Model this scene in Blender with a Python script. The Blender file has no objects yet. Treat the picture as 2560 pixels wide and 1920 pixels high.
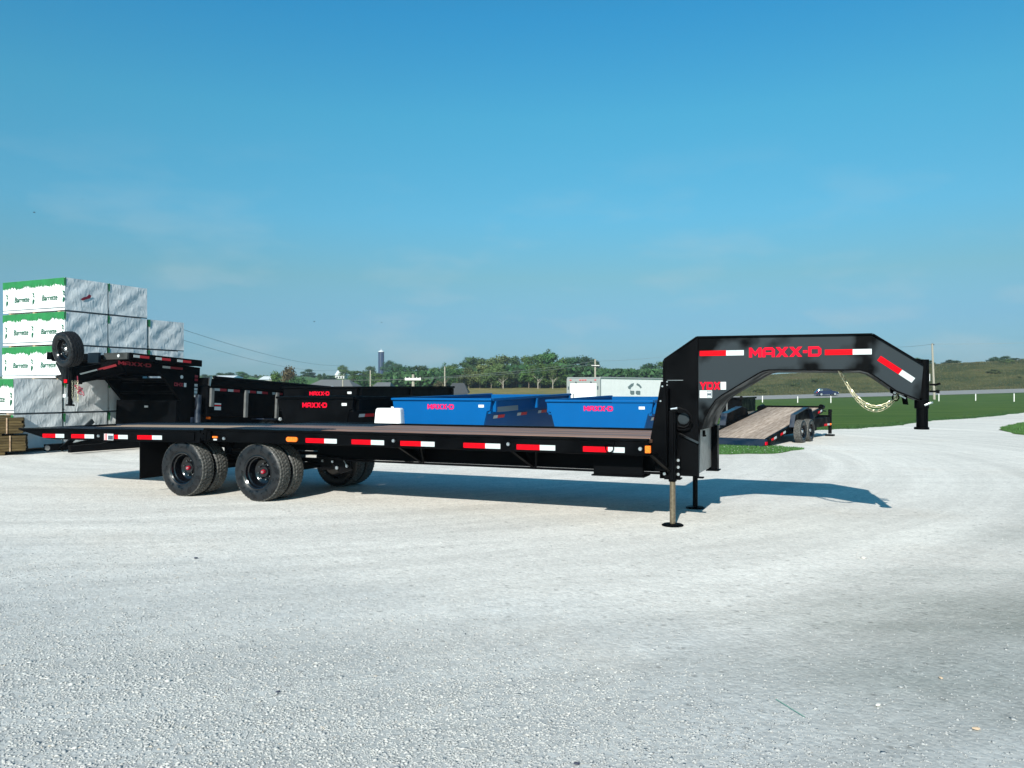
import bpy, bmesh, math, random
import numpy as np
from mathutils import Vector, Matrix, Euler

random.seed(7)
rng = np.random.default_rng(7)
R = math.radians
scn = bpy.context.scene
col = scn.collection

# ------------------------------------------------------------------ camera, sky, sun, exposure
CAM_H, FPX, HZ = 1.48, 1968.0, 975.0          # eye height, focal length and horizon row of the 2560 px photograph
cd = bpy.data.cameras.new('camera')
cam = bpy.data.objects.new('camera', cd)
col.objects.link(cam)
cam.location = (0, 0, CAM_H)
cam.rotation_euler = (R(90), 0, 0)
cd.sensor_fit = 'HORIZONTAL'
cd.sensor_width = 36
cd.lens = 36 * FPX / 2560
cd.shift_y = (HZ - 960) / 2560
cd.clip_start, cd.clip_end = 0.1, 5000
scn.camera = cam

SUN = Vector((0.475, 1.72, -1.0)).normalized()    # the way the light travels
SUN_EL = math.asin(-SUN.z)
SUN_AZ = math.atan2(-SUN.x, -SUN.y)               # bearing of the sun from +Y, clockwise
world = bpy.data.worlds.new('World')
scn.world = world
world.use_nodes = True
wn, wl = world.node_tree.nodes, world.node_tree.links
wn.clear()
w_out = wn.new('ShaderNodeOutputWorld')
w_bg = wn.new('ShaderNodeBackground')
w_sky = wn.new('ShaderNodeTexSky')
w_sky.sky_type = 'NISHITA'
w_sky.sun_disc = False
w_sky.sun_elevation = SUN_EL
w_sky.sun_rotation = SUN_AZ
w_sky.altitude = 200
w_sky.air_density = 1.0
w_sky.dust_density = 0.6
w_sky.ozone_density = 2.2
w_bg.inputs['Strength'].default_value = 0.125
# thin pale clouds low in the sky, all the way round
w_tc = wn.new('ShaderNodeTexCoord')
w_map = wn.new('ShaderNodeMapping')
w_map.inputs['Scale'].default_value = (1, 1, 3.2)
w_map.inputs['Location'].default_value = (0.35, 0.1, 0.0)
w_no = wn.new('ShaderNodeTexNoise')
w_no.inputs['Scale'].default_value = 6.5
w_no.inputs['Detail'].default_value = 5
w_no.inputs['Roughness'].default_value = 0.5
w_r1 = wn.new('ShaderNodeValToRGB')
w_r1.color_ramp.elements[0].position = 0.52
w_r1.color_ramp.elements[1].position = 0.68
w_sx = wn.new('ShaderNodeSeparateXYZ')
w_r2 = wn.new('ShaderNodeValToRGB')
e = w_r2.color_ramp.elements
e[0].position, e[0].color = 0.0, (1, 1, 1, 1)
e[1].position, e[1].color = 0.30, (0, 0, 0, 1)
w_mul = wn.new('ShaderNodeMath'); w_mul.operation = 'MULTIPLY'
w_amt = wn.new('ShaderNodeMath'); w_amt.operation = 'MULTIPLY'; w_amt.inputs[1].default_value = 0.42
w_mix = wn.new('ShaderNodeMixRGB')
w_mix.inputs['Color2'].default_value = (2.55, 3.25, 3.5, 1)
w_wb = wn.new('ShaderNodeMixRGB'); w_wb.blend_type = 'MULTIPLY'; w_wb.inputs['Fac'].default_value = 1.0
w_cr = wn.new('ShaderNodeValToRGB')      # the camera's rendering of the sky: cool and evenly bright down to the horizon
_st = [(0.0, (.185, .32, .46)), (.04, (.185, .325, .45)), (.084, (.215, .36, .45)), (.14, (.275, .445, .43)), (.21, (.25, .58, .585)), (.325, (.215, .71, .70)), (.43, (.135, .70, .80)), (.75, (.13, .56, .62))]
while len(w_cr.color_ramp.elements) < len(_st): w_cr.color_ramp.elements.new(.5)
for _e, (_p, _c) in zip(w_cr.color_ramp.elements, _st): _e.position = _p; _e.color = (*_c, 1)
wl.new(w_tc.outputs['Generated'], w_map.inputs['Vector'])
wl.new(w_map.outputs['Vector'], w_no.inputs['Vector'])
wl.new(w_no.outputs['Fac'], w_r1.inputs['Fac'])
wl.new(w_tc.outputs['Generated'], w_sx.inputs['Vector'])
wl.new(w_sx.outputs['Z'], w_r2.inputs['Fac'])
wl.new(w_sx.outputs['Z'], w_cr.inputs['Fac'])
wl.new(w_cr.outputs['Color'], w_wb.inputs['Color2'])
wl.new(w_r1.outputs['Color'], w_mul.inputs[0])
wl.new(w_r2.outputs['Color'], w_mul.inputs[1])
wl.new(w_mul.outputs[0], w_amt.inputs[0])
wl.new(w_amt.outputs[0], w_mix.inputs['Fac'])
wl.new(w_sky.outputs['Color'], w_wb.inputs['Color1'])
wl.new(w_wb.outputs['Color'], w_mix.inputs['Color1'])
wl.new(w_mix.outputs['Color'], w_bg.inputs['Color'])
wl.new(w_bg.outputs['Background'], w_out.inputs['Surface'])

sd = bpy.data.lights.new('sun', 'SUN')
sun = bpy.data.objects.new('sun', sd)
col.objects.link(sun)
sun.rotation_euler = SUN.to_track_quat('-Z', 'Y').to_euler()
sd.energy = 4.8
sd.angle = R(0.5)
sd.color = (1.0, 0.955, 0.87)

vs = scn.view_settings
vs.view_transform = 'Standard'
vs.look = 'None'
vs.gamma = 1
vs.use_curve_mapping = False
vs.exposure = 0.62
scn.cycles.use_denoising = True
scn.cycles.max_bounces = 6
scn.cycles.transparent_max_bounces = 6

# ------------------------------------------------------------------ helpers
class MB:
    """Collects verts / faces, builds ONE mesh object."""
    def __init__(s):
        s.v, s.f = [], []
    def add(s, verts, faces):
        o = len(s.v)
        s.v.extend([tuple(p) for p in verts])
        s.f.extend([tuple(i + o for i in q) for q in faces])
        return s
    def box(s, x0, x1, y0, y1, z0, z1):
        v = [(x0, y0, z0), (x1, y0, z0), (x1, y1, z0), (x0, y1, z0), (x0, y0, z1), (x1, y0, z1), (x1, y1, z1), (x0, y1, z1)]
        return s.add(v, [(0, 3, 2, 1), (4, 5, 6, 7), (0, 1, 5, 4), (1, 2, 6, 5), (2, 3, 7, 6), (3, 0, 4, 7)])
    def bar(s, a, b, w, h, up=(0, 0, 1)):
        a, b = Vector(a), Vector(b)
        d = (b - a).normalized()
        up = Vector(up)
        if abs(d.dot(up)) > .98: up = Vector((1, 0, 0))
        sx = d.cross(up).normalized() * (w / 2)
        sy = sx.cross(d).normalized() * (h / 2)
        v = []
        for p in (a, b):
            v += [p - sx - sy, p + sx - sy, p + sx + sy, p - sx + sy]
        return s.add(v, [(0, 3, 2, 1), (4, 5, 6, 7), (0, 1, 5, 4), (1, 2, 6, 5), (2, 3, 7, 6), (3, 0, 4, 7)])
    def cyl(s, a, b, r0, r1=None, n=16, cap=True):
        r1 = r0 if r1 is None else r1
        a, b = Vector(a), Vector(b)
        d = (b - a).normalized()
        up = Vector((0, 0, 1)) if abs(d.z) < .95 else Vector((1, 0, 0))
        sx = d.cross(up).normalized(); sy = d.cross(sx).normalized()
        v = []
        for p, r in ((a, r0), (b, r1)):
            for k in range(n):
                t = 2 * math.pi * k / n
                v.append(p + sx * (r * math.cos(t)) + sy * (r * math.sin(t)))
        f = [(k, k + n, (k + 1) % n + n, (k + 1) % n) for k in range(n)]
        if cap:
            f += [tuple(range(n)), tuple(range(2 * n - 1, n - 1, -1))]
        return s.add(v, f)
    def tube(s, pts, r, n=8):
        pts = [Vector(p) for p in pts]
        v = []
        for i, p in enumerate(pts):
            d = (pts[min(i + 1, len(pts) - 1)] - pts[max(i - 1, 0)]).normalized()
            up = Vector((0, 0, 1)) if abs(d.z) < .9 else Vector((1, 0, 0))
            sx = d.cross(up).normalized(); sy = d.cross(sx).normalized()
            rr = r[i] if isinstance(r, (list, tuple)) else r
            for k in range(n):
                t = 2 * math.pi * k / n
                v.append(p + sx * (rr * math.cos(t)) + sy * (rr * math.sin(t)))
        f = []
        for i in range(len(pts) - 1):
            for k in range(n):
                f.append((i * n + k, (i + 1) * n + k, (i + 1) * n + (k + 1) % n, i * n + (k + 1) % n))
        f += [tuple(range(n)), tuple(range(len(v) - 1, len(v) - n - 1, -1))]
        return s.add(v, f)
    def prism(s, poly, y0, y1):
        """poly in (x, z); extruded along y. y0/y1 may be functions of x."""
        n = len(poly)
        g0 = y0 if callable(y0) else (lambda x: y0)
        g1 = y1 if callable(y1) else (lambda x: y1)
        v = [(x, g0(x), z) for x, z in poly] + [(x, g1(x), z) for x, z in poly]
        f = [tuple(range(n)), tuple(range(2 * n - 1, n - 1, -1))]
        f += [(i, i + n, (i + 1) % n + n, (i + 1) % n) for i in range(n)]
        return s.add(v, f)
    def lathe(s, prof, n=32, c=(0, 0, 0), close=True):
        """prof: (y, r) pairs, revolved round the y axis through c."""
        m = len(prof)
        v = []
        for k in range(n):
            t = 2 * math.pi * k / n
            for (y, r) in prof:
                v.append((c[0] + r * math.cos(t), c[1] + y, c[2] + r * math.sin(t)))
        f = []
        for k in range(n):
            k2 = (k + 1) % n
            for i in range(m - (0 if close else 1)):
                j = (i + 1) % m
                f.append((k * m + i, k * m + j, k2 * m + j, k2 * m + i))
        return s.add(v, f)
    def mesh(s, name, mat):
        me = bpy.data.meshes.new(name)
        me.from_pydata([tuple(p) for p in s.v], [], s.f)
        bm = bmesh.new(); bm.from_mesh(me)
        bmesh.ops.recalc_face_normals(bm, faces=bm.faces)
        bm.to_mesh(me); bm.free()
        for m in (mat if isinstance(mat, (list, tuple)) else [mat]):
            me.materials.append(m)
        return me
    def build(s, name, mat, parent=None, loc=(0, 0, 0), bevel=0, smooth=False, **props):
        o = bpy.data.objects.new(name, s.mesh(name, mat))
        col.objects.link(o)
        o.parent = parent
        o.location = loc
        if bevel:
            b = o.modifiers.new('bevel', 'BEVEL'); b.width = bevel; b.segments = 2; b.limit_method = 'ANGLE'
        if smooth:
            smooth_by_angle(o.data)
        for k, val in props.items(): o[k] = val
        return o

def smooth_by_angle(me, ang=35):
    me.polygons.foreach_set('use_smooth', [True] * len(me.polygons))
    bm = bmesh.new(); bm.from_mesh(me)
    for ed in bm.edges:
        if len(ed.link_faces) == 2 and ed.calc_face_angle(0) > R(ang): ed.smooth = False
    bm.to_mesh(me); bm.free()

def link(name, me, parent=None, loc=(0, 0, 0), rot=(0, 0, 0), scale=None, **props):
    o = bpy.data.objects.new(name, me)
    col.objects.link(o)
    o.parent = parent
    o.location = loc
    o.rotation_euler = rot
    if scale is not None: o.scale = scale
    for k, val in props.items(): o[k] = val
    return o

def thing(name, label, cat, loc=(0, 0, 0), rot=(0, 0, 0), group=None):
    o = bpy.data.objects.new(name, None)
    o.empty_display_size = .2
    col.objects.link(o)
    o.location = loc; o.rotation_euler = rot
    o['label'] = label; o['category'] = cat
    if group: o['group'] = group
    return o

def tag(o, label, cat, group=None):
    o['label'] = label; o['category'] = cat
    if group: o['group'] = group
    return o

def copy_tree(o, parent=None):
    c = o.copy(); col.objects.link(c); c.parent = parent
    for ch in list(o.children): copy_tree(ch, c)
    return c

def pix(u, v, d):
    """World point at distance d along the view for a row / column of the photograph."""
    return Vector(((u - 1280) / FPX * d, d, CAM_H - (v - HZ) / FPX * d))

# ------------------------------------------------------------------ materials
def srgb(r, g, b):
    f = lambda c: (c / 255 / 12.92) if c / 255 <= .04045 else ((c / 255 + .055) / 1.055) ** 2.4
    return (f(r), f(g), f(b))

def mat(name, c, rough=.6, metal=0.0, spec=.5, noise=None, bump=None, coat=0.0):
    """noise=(scale, amount): value mottling; bump=(scale, strength, distance)."""
    m = bpy.data.materials.new(name)
    m.use_nodes = True
    n, l = m.node_tree.nodes, m.node_tree.links
    b = n['Principled BSDF']
    b.inputs['Base Color'].default_value = (*c, 1)
    b.inputs['Roughness'].default_value = rough
    b.inputs['Metallic'].default_value = metal
    b.inputs['Specular IOR Level'].default_value = spec
    b.inputs['Coat Weight'].default_value = coat
    b.inputs['Coat Roughness'].default_value = .08
    if noise or bump:
        tc = n.new('ShaderNodeTexCoord')
    if noise:
        t = n.new('ShaderNodeTexNoise'); t.inputs['Scale'].default_value = noise[0]; t.inputs['Detail'].default_value = 5
        l.new(tc.outputs['Object'], t.inputs['Vector'])
        r = n.new('ShaderNodeMapRange'); r.inputs['From Min'].default_value = .3; r.inputs['From Max'].default_value = .7
        r.inputs['To Min'].default_value = 1 - noise[1]; r.inputs['To Max'].default_value = 1 + noise[1]
        l.new(t.outputs['Fac'], r.inputs['Value'])
        x = n.new('ShaderNodeMixRGB'); x.blend_type = 'MULTIPLY'; x.inputs['Fac'].default_value = 1
        x.inputs['Color1'].default_value = (*c, 1)
        l.new(r.outputs['Result'], x.inputs['Color2'])
        l.new(x.outputs['Color'], b.inputs['Base Color'])
    if bump:
        t2 = n.new('ShaderNodeTexNoise'); t2.inputs['Scale'].default_value = bump[0]; t2.inputs['Detail'].default_value = 4
        l.new(tc.outputs['Object'], t2.inputs['Vector'])
        bp = n.new('ShaderNodeBump'); bp.inputs['Strength'].default_value = bump[1]; bp.inputs['Distance'].default_value = bump[2]
        l.new(t2.outputs['Fac'], bp.inputs['Height'])
        l.new(bp.outputs['Normal'], b.inputs['Normal'])
    return m

def dust_sheen_paint(name, c, dust, amount, scale, rough=.22, lo=.45, hi=.62, spec=.5):
    """Gloss paint under an uneven film of road dust and painted-in sheen."""
    m = mat(name, c, rough, spec=spec)
    n, l = m.node_tree.nodes, m.node_tree.links
    b = n['Principled BSDF']
    tc = n.new('ShaderNodeTexCoord')
    t = n.new('ShaderNodeTexNoise'); t.inputs['Scale'].default_value = scale; t.inputs['Detail'].default_value = 3; t.inputs['Roughness'].default_value = .45
    l.new(tc.outputs['Object'], t.inputs['Vector'])
    r = n.new('ShaderNodeMapRange'); r.inputs['From Min'].default_value = lo; r.inputs['From Max'].default_value = hi
    r.inputs['To Min'].default_value = amount; r.inputs['To Max'].default_value = 0
    l.new(t.outputs['Fac'], r.inputs['Value'])
    x = n.new('ShaderNodeMixRGB')
    x.inputs['Color1'].default_value = (*c, 1); x.inputs['Color2'].default_value = (*dust, 1)
    l.new(r.outputs['Result'], x.inputs['Fac'])
    l.new(x.outputs['Color'], b.inputs['Base Color'])
    r2 = n.new('ShaderNodeMapRange'); r2.inputs['From Min'].default_value = lo; r2.inputs['From Max'].default_value = hi
    r2.inputs['To Min'].default_value = rough + .25; r2.inputs['To Max'].default_value = rough
    l.new(t.outputs['Fac'], r2.inputs['Value'])
    l.new(r2.outputs['Result'], b.inputs['Roughness'])
    return m

M = {}
M['black'] = dust_sheen_paint('black_paint', (.0012, .0014, .0018), (.014, .017, .021), .06, 3.0, .32, spec=.03)
M['neck'] = dust_sheen_paint('black_neck_paint', (.0012, .0014, .0018), (.036, .048, .056), .66, 2.2, .3, .50, .60, spec=.06)  # bluish film puts the sky's sheen into the colour, blotches left black
M['deckblack'] = dust_sheen_paint('blue_black_deck_steel', (.004, .009, .020), (.03, .045, .07), .3, 4, .28, spec=.6)
M['under'] = mat('chassis_black', (.0015, .0015, .002), .6, spec=.1)
M['rubber'] = dust_sheen_paint('tyre_rubber', (.0028, .0036, .005), (.022, .026, .03), .22, 16, .22, spec=.36)
M['tread'] = mat('tyre_tread', (.085, .085, .08), .85, spec=.2, noise=(22, .45))
M['rim'] = mat('black_rim', (.003, .0035, .005), .14, spec=.5, coat=.2)
M['redhub'] = mat('red_hub_cap', (.32, .006, .022), .35)
M['red'] = mat('red_tape', (.58, .0015, .008), .5, noise=(40, .08), spec=.06)
M['redlet'] = mat('red_lettering', (.66, .003, .022), .5, spec=.06)
M['pinklet'] = mat('pink_red_lettering', (.72, .006, .085), .5, spec=.06)
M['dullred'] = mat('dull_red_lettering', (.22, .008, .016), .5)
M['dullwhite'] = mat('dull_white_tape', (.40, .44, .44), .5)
M['white'] = mat('white_tape', (.44, .49, .50), .5, noise=(40, .06))
M['greylet'] = mat('grey_lettering', (.42, .45, .46), .5)
M['sticker'] = mat('white_sticker', (.56, .60, .61), .5)
M['stickerdark'] = mat('sticker_print', (.05, .07, .09), .5)
M['amber'] = mat('amber_lens', (.85, .16, .012), .2, noise=(60, .35))
M['chrome'] = mat('zinc_plated', (.62, .64, .65), .3, 1.0, noise=(60, .2))
M['ram'] = mat('bronze_jack_ram', (.20, .165, .115), .35, .7, noise=(30, .3))
M['gold'] = mat('yellow_zinc_chain', (.74, .69, .48), .35, .7)
M['steelchain'] = mat('grey_chain', (.30, .29, .22), .45, .7)
M['alu'] = mat('aluminium_tread', (.34, .34, .33), .42, .6, noise=(12, .18), bump=(70, .5, .01))
M['flap'] = mat('mud_flap', (.002, .002, .0025), .75, spec=.1)
M['blue'] = mat('blue_paint', (.0002, .078, .25), .45, noise=(2.0, .05), spec=.08)
M['bluedark'] = mat('navy_paint', (.004, .03, .12), .4, spec=.3)
M['whitepaint'] = mat('white_paint', (.86, .87, .86), .45, noise=(3, .04))
M['whiteplastic'] = mat('white_plastic', (.86, .87, .87), .45, noise=(3, .03))
M['greymetal'] = mat('grey_trim', (.42, .44, .43), .4, .4)
M['bankgrass'] = None
M['glass'] = mat('dark_glass', (.02, .03, .04), .05, spec=.8)
M['silo'] = mat('silo_blue', (.018, .034, .085), .35)
M['roofgrey'] = mat('grey_shingle_roof', (.13, .135, .135), .8, noise=(8, .2))
M['roofdark'] = mat('dark_shingle_roof', (.045, .048, .052), .85, noise=(8, .2))
M['roofwhite'] = mat('pale_metal_roof', (.60, .64, .66), .5)
M['wall'] = mat('pale_siding', (.50, .50, .47), .7)
M['pole'] = mat('weathered_pole', (.30, .28, .23), .85, noise=(9, .25))
M['arm'] = mat('pale_crossarm', (.58, .58, .55), .7)
M['wire'] = mat('wire_grey', (.26, .27, .25), .6)
M['wiredark'] = mat('wire_dark', (.10, .12, .13), .6)
M['post'] = mat('white_post', (.70, .70, .66), .6)
M['bark'] = mat('bark', (.16, .135, .10), .9, noise=(3, .3))
M['palebark'] = mat('pale_bark', (.36, .33, .27), .9, noise=(3, .25))
M['road'] = mat('road_asphalt', (.22, .22, .215), .9, noise=(2, .1))
M['bird'] = mat('dark_feathers', (.01, .01, .015), .8)
M['green'] = mat('green_print', (.014, .165, .045), .5, noise=(6, .15))
M['leafgreen'] = mat('dark_green_print', (.006, .085, .042), .5)
M['carblue'] = mat('dark_blue_car_paint', (.008, .014, .05), .15, coat=.6)
M['carrim'] = mat('silver_car_rim', (.7, .7, .72), .3, .8)
M['maroon'] = mat('maroon_cord', (.20, .01, .03), .5)

def wood(name, c0, c1, scale=(1, 22, 22), rough=.42, spec=.5):
    m = mat(name, c0, rough, spec=spec)
    n, l = m.node_tree.nodes, m.node_tree.links
    b = n['Principled BSDF']
    tc = n.new('ShaderNodeTexCoord'); mp = n.new('ShaderNodeMapping'); mp.inputs['Scale'].default_value = scale
    oi = n.new('ShaderNodeObjectInfo')
    t = n.new('ShaderNodeTexNoise'); t.inputs['Scale'].default_value = 1.3; t.inputs['Detail'].default_value = 6; t.noise_dimensions = '4D'
    sc = n.new('ShaderNodeMath'); sc.operation = 'MULTIPLY'; sc.inputs[1].default_value = 40
    l.new(oi.outputs['Random'], sc.inputs[0]); l.new(sc.outputs[0], t.inputs['W'])
    l.new(tc.outputs['Object'], mp.inputs['Vector']); l.new(mp.outputs['Vector'], t.inputs['Vector'])
    rr = n.new('ShaderNodeValToRGB')
    rr.color_ramp.elements[0].position, rr.color_ramp.elements[0].color = .34, (*c0, 1)
    rr.color_ramp.elements[1].position, rr.color_ramp.elements[1].color = .68, (*c1, 1)
    l.new(t.outputs['Fac'], rr.inputs['Fac'])
    mr = n.new('ShaderNodeMapRange'); mr.inputs['To Min'].default_value = .72; mr.inputs['To Max'].default_value = 1.25
    l.new(oi.outputs['Random'], mr.inputs['Value'])
    x = n.new('ShaderNodeMixRGB'); x.blend_type = 'MULTIPLY'; x.inputs['Fac'].default_value = 1
    l.new(rr.outputs['Color'], x.inputs['Color1']); l.new(mr.outputs['Result'], x.inputs['Color2'])
    l.new(x.outputs['Color'], b.inputs['Base Color'])
    return m
M['plank'] = wood('varnished_deck_plank', (.12, .05, .028), (.31, .175, .115), (.6, 14, 14), .45, .25)
M['tanplank'] = wood('tan_deck_plank', (.27, .17, .10), (.46, .33, .22), (.6, 14, 14), .55)
M['greyplank'] = wood('weathered_grey_plank', (.22, .165, .125), (.42, .34, .28), (.6, 14, 14), .75, .2)
M['treated'] = wood('treated_lumber', (.032, .022, .008), (.095, .068, .028), (2, 20, 20), .8, .2)

def wrap_material(name, c, rough, bscale, bstr):
    m = mat(name, c, rough, noise=(5, .07), spec=.35)
    n, l = m.node_tree.nodes, m.node_tree.links
    b = n['Principled BSDF']
    tc = n.new('ShaderNodeTexCoord'); oi = n.new('ShaderNodeObjectInfo')
    mp = n.new('ShaderNodeMapping'); mp.inputs['Rotation'].default_value = (.5, .6, .3); mp.inputs['Scale'].default_value = (1, 1, .45)
    t = n.new('ShaderNodeTexNoise'); t.noise_dimensions = '4D'; t.inputs['Scale'].default_value = bscale; t.inputs['Detail'].default_value = 3
    t.inputs['Distortion'].default_value = 1.4
    sc = n.new('ShaderNodeMath'); sc.operation = 'MULTIPLY'; sc.inputs[1].default_value = 30
    l.new(oi.outputs['Random'], sc.inputs[0]); l.new(sc.outputs[0], t.inputs['W'])
    l.new(tc.outputs['Object'], mp.inputs['Vector']); l.new(mp.outputs['Vector'], t.inputs['Vector'])
    bp = n.new('ShaderNodeBump'); bp.inputs['Strength'].default_value = bstr; bp.inputs['Distance'].default_value = .05
    t3 = n.new('ShaderNodeTexNoise'); t3.noise_dimensions = '4D'; t3.inputs['Scale'].default_value = bscale * 1.7; t3.inputs['Detail'].default_value = 2; t3.inputs['Distortion'].default_value = 2.2
    l.new(mp.outputs['Vector'], t3.inputs['Vector']); l.new(sc.outputs[0], t3.inputs['W'])
    ab = n.new('ShaderNodeMath'); ab.operation = 'SUBTRACT'; ab.inputs[1].default_value = .5; l.new(t3.outputs['Fac'], ab.inputs[0])
    ab2 = n.new('ShaderNodeMath'); ab2.operation = 'ABSOLUTE'; l.new(ab.outputs[0], ab2.inputs[0])
    ad = n.new('ShaderNodeMath'); ad.operation = 'MULTIPLY_ADD'; ad.inputs[1].default_value = 1.1; l.new(ab2.outputs[0], ad.inputs[0]); l.new(t.outputs['Fac'], ad.inputs[2])
    l.new(ad.outputs[0], bp.inputs['Height']); l.new(bp.outputs['Normal'], b.inputs['Normal'])
    return m
M['wrapwhite'] = wrap_material('white_lumber_wrap', (.76, .79, .79), .4, 3.0, .12)
M['wrapgrey'] = wrap_material('silver_lumber_wrap', (.70, .735, .75), .32, 2.4, .36)

def leaf_material(name, c, var=.4):
    m = mat(name, c, .7, spec=.25)
    n, l = m.node_tree.nodes, m.node_tree.links
    b = n['Principled BSDF']
    at = n.new('ShaderNodeAttribute'); at.attribute_name = 'tone'
    oi = n.new('ShaderNodeObjectInfo')
    hs = n.new('ShaderNodeHueSaturation'); hs.inputs['Color'].default_value = (*c, 1)
    h = n.new('ShaderNodeMapRange'); h.inputs['To Min'].default_value = .47; h.inputs['To Max'].default_value = .53
    l.new(oi.outputs['Random'], h.inputs['Value']); l.new(h.outputs['Result'], hs.inputs['Hue'])
    v = n.new('ShaderNodeMapRange'); v.inputs['To Min'].default_value = 1 - var; v.inputs['To Max'].default_value = 1 + var * 1.3
    l.new(at.outputs['Fac'], v.inputs['Value'])
    v2 = n.new('ShaderNodeMapRange'); v2.inputs['To Min'].default_value = .72; v2.inputs['To Max'].default_value = 1.3
    mm = n.new('ShaderNodeMath'); mm.operation = 'MULTIPLY_ADD'; mm.inputs[1].default_value = 7.31; mm.inputs[2].default_value = .2
    fr = n.new('ShaderNodeMath'); fr.operation = 'FRACT'
    l.new(oi.outputs['Random'], mm.inputs[0]); l.new(mm.outputs[0], fr.inputs[0]); l.new(fr.outputs[0], v2.inputs['Value'])
    mu = n.new('ShaderNodeMath'); mu.operation = 'MULTIPLY'
    l.new(v.outputs['Result'], mu.inputs[0]); l.new(v2.outputs['Result'], mu.inputs[1]); l.new(mu.outputs[0], hs.inputs['Value'])
    l.new(hs.outputs['Color'], b.inputs['Base Color'])
    b.inputs['Transmission Weight'].default_value = 0
    return m
M['leaf'] = leaf_material('leaves_green', (.044, .090, .020))
M['leafdark'] = leaf_material('leaves_dark_green', (.022, .054, .018))
M['leafolive'] = leaf_material('leaves_olive', (.066, .092, .028))
M['leafbrown'] = leaf_material('leaves_brownish', (.07, .06, .03))
M['bankleaf'] = leaf_material('bank_weeds', (.054, .060, .024), .3)
M['blade'] = leaf_material('grass_blades', (.040, .095, .024), .4)

# ------------------------------------------------------------------ terrain
def sstep(a, b, x):
    t = np.clip((x - a) / (b - a), 0, 1)
    return t * t * (3 - 2 * t)

def terrain(x, y):
    x = np.asarray(x, float); y = np.asarray(y, float)
    yy = np.maximum(y, 1.0); q = x / yy
    left = .0232 * np.maximum(0, y - 95) * sstep(80, 130, y)
    left = np.where(y > 600, 11.7 + .004 * (y - 600), left)
    dip = -3.4 * np.exp(-((y - 135) / 36.0) ** 2) * sstep(-.05, -.10, q) * sstep(60, 90, y)
    road_z = np.interp(x, [20, 45, 61, 80, 102, 160, 300], [-.25, -.27, .16, .62, 1.24, 2.8, 5])
    top = np.interp(q, [.10, .22, .29, .39, .45, .54, .65, .9], [2.6, 3.8, 4.9, 6.2, 7.3, 8.2, 9.3, 11])
    right = road_z * sstep(70, 150, y) - .2 * sstep(60, 110, y) * (1 - sstep(130, 150, y))
    right = right + (.60 * np.clip((y - 151) / 10, 0, 1) - .22) * sstep(120, 150, y)
    right = right + (top - road_z - .38) * sstep(163, 206, y)
    k = sstep(22, 40, x)
    z = (left + dip) * (1 - k) + right * k
    return z * sstep(45, 75, y)

def tz(x, y): return float(terrain(x, y))

def ground_material():
    m = mat('meadow_ground', (.06, .11, .03), .95, spec=.1)
    n, l = m.node_tree.nodes, m.node_tree.links
    b = n['Principled BSDF']
    tc = n.new('ShaderNodeTexCoord')
    def noise(scale, detail=4, vec=None, rough=.5):
        t = n.new('ShaderNodeTexNoise'); t.inputs['Scale'].default_value = scale; t.inputs['Detail'].default_value = detail; t.inputs['Roughness'].default_value = rough
        l.new(vec or tc.outputs['Object'], t.inputs['Vector']); return t.outputs['Fac']
    def ramp(fac, stops):
        r = n.new('ShaderNodeValToRGB')
        while len(r.color_ramp.elements) < len(stops): r.color_ramp.elements.new(.5)
        for el, (p, c) in zip(r.color_ramp.elements, stops): el.position = p; el.color = (*c, 1)
        l.new(fac, r.inputs['Fac']); return r.outputs['Color']
    mp = n.new('ShaderNodeMapping'); mp.inputs['Scale'].default_value = (.35, 1.6, 1)
    l.new(tc.outputs['Object'], mp.inputs['Vector'])
    lawn = ramp(noise(.35, 8, mp.outputs['Vector'], .65), [(.30, (.026, .064, .012)), (.5, (.054, .104, .017)), (.72, (.098, .138, .032))])
    mpb = n.new('ShaderNodeMapping'); mpb.inputs['Scale'].default_value = (.55, 1.0, 2.2); l.new(tc.outputs['Object'], mpb.inputs['Vector'])
    bank = ramp(noise(.14, 9, mpb.outputs['Vector'], .68), [(.30, (.020, .036, .013)), (.46, (.042, .054, .019)), (.58, (.080, .082, .030)), (.72, (.11, .080, .042))])
    crop = ramp(noise(.1, 5), [(.3, (.040, .105, .020)), (.7, (.075, .15, .035))])
    dry = ramp(noise(.3, 6), [(.3, (.12, .125, .04)), (.7, (.24, .19, .075))])
    at = n.new('ShaderNodeAttribute'); at.attribute_name = 'zone'
    sp = n.new('ShaderNodeSeparateColor'); l.new(at.outputs['Color'], sp.inputs['Color'])
    def mix(f, a, c):
        x = n.new('ShaderNodeMixRGB'); l.new(f, x.inputs['Fac']); l.new(a, x.inputs['Color1']); l.new(c, x.inputs['Color2']); return x.outputs['Color']
    c1 = mix(sp.outputs['Red'], lawn, bank)
    c2 = mix(sp.outputs['Green'], c1, crop)
    c3 = mix(sp.outputs['Blue'], c2, dry)
    l.new(c3, b.inputs['Base Color'])
    bp = n.new('ShaderNodeBump'); bp.inputs['Strength'].default_value = .4; bp.inputs['Distance'].default_value = .08
    l.new(noise(3.5, 6, None, .7), bp.inputs['Height']); l.new(bp.outputs['Normal'], b.inputs['Normal'])
    return m

def grid_object(name, xs, ys, zf, m):
    X, Y = np.meshgrid(xs, ys)
    Z = zf(X, Y)
    nx, ny = len(xs), len(ys)
    v = np.stack([X.ravel(), Y.ravel(), Z.ravel()], 1)
    i = np.arange(nx * ny).reshape(ny, nx)
    f = np.stack([i[:-1, :-1].ravel(), i[:-1, 1:].ravel(), i[1:, 1:].ravel(), i[1:, :-1].ravel()], 1)
    me = bpy.data.meshes.new(name)
    me.from_pydata(v.tolist(), [], f.tolist())
    me.polygons.foreach_set('use_smooth', [True] * len(me.polygons))
    me.materials.append(m)
    return link(name, me), v

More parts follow.
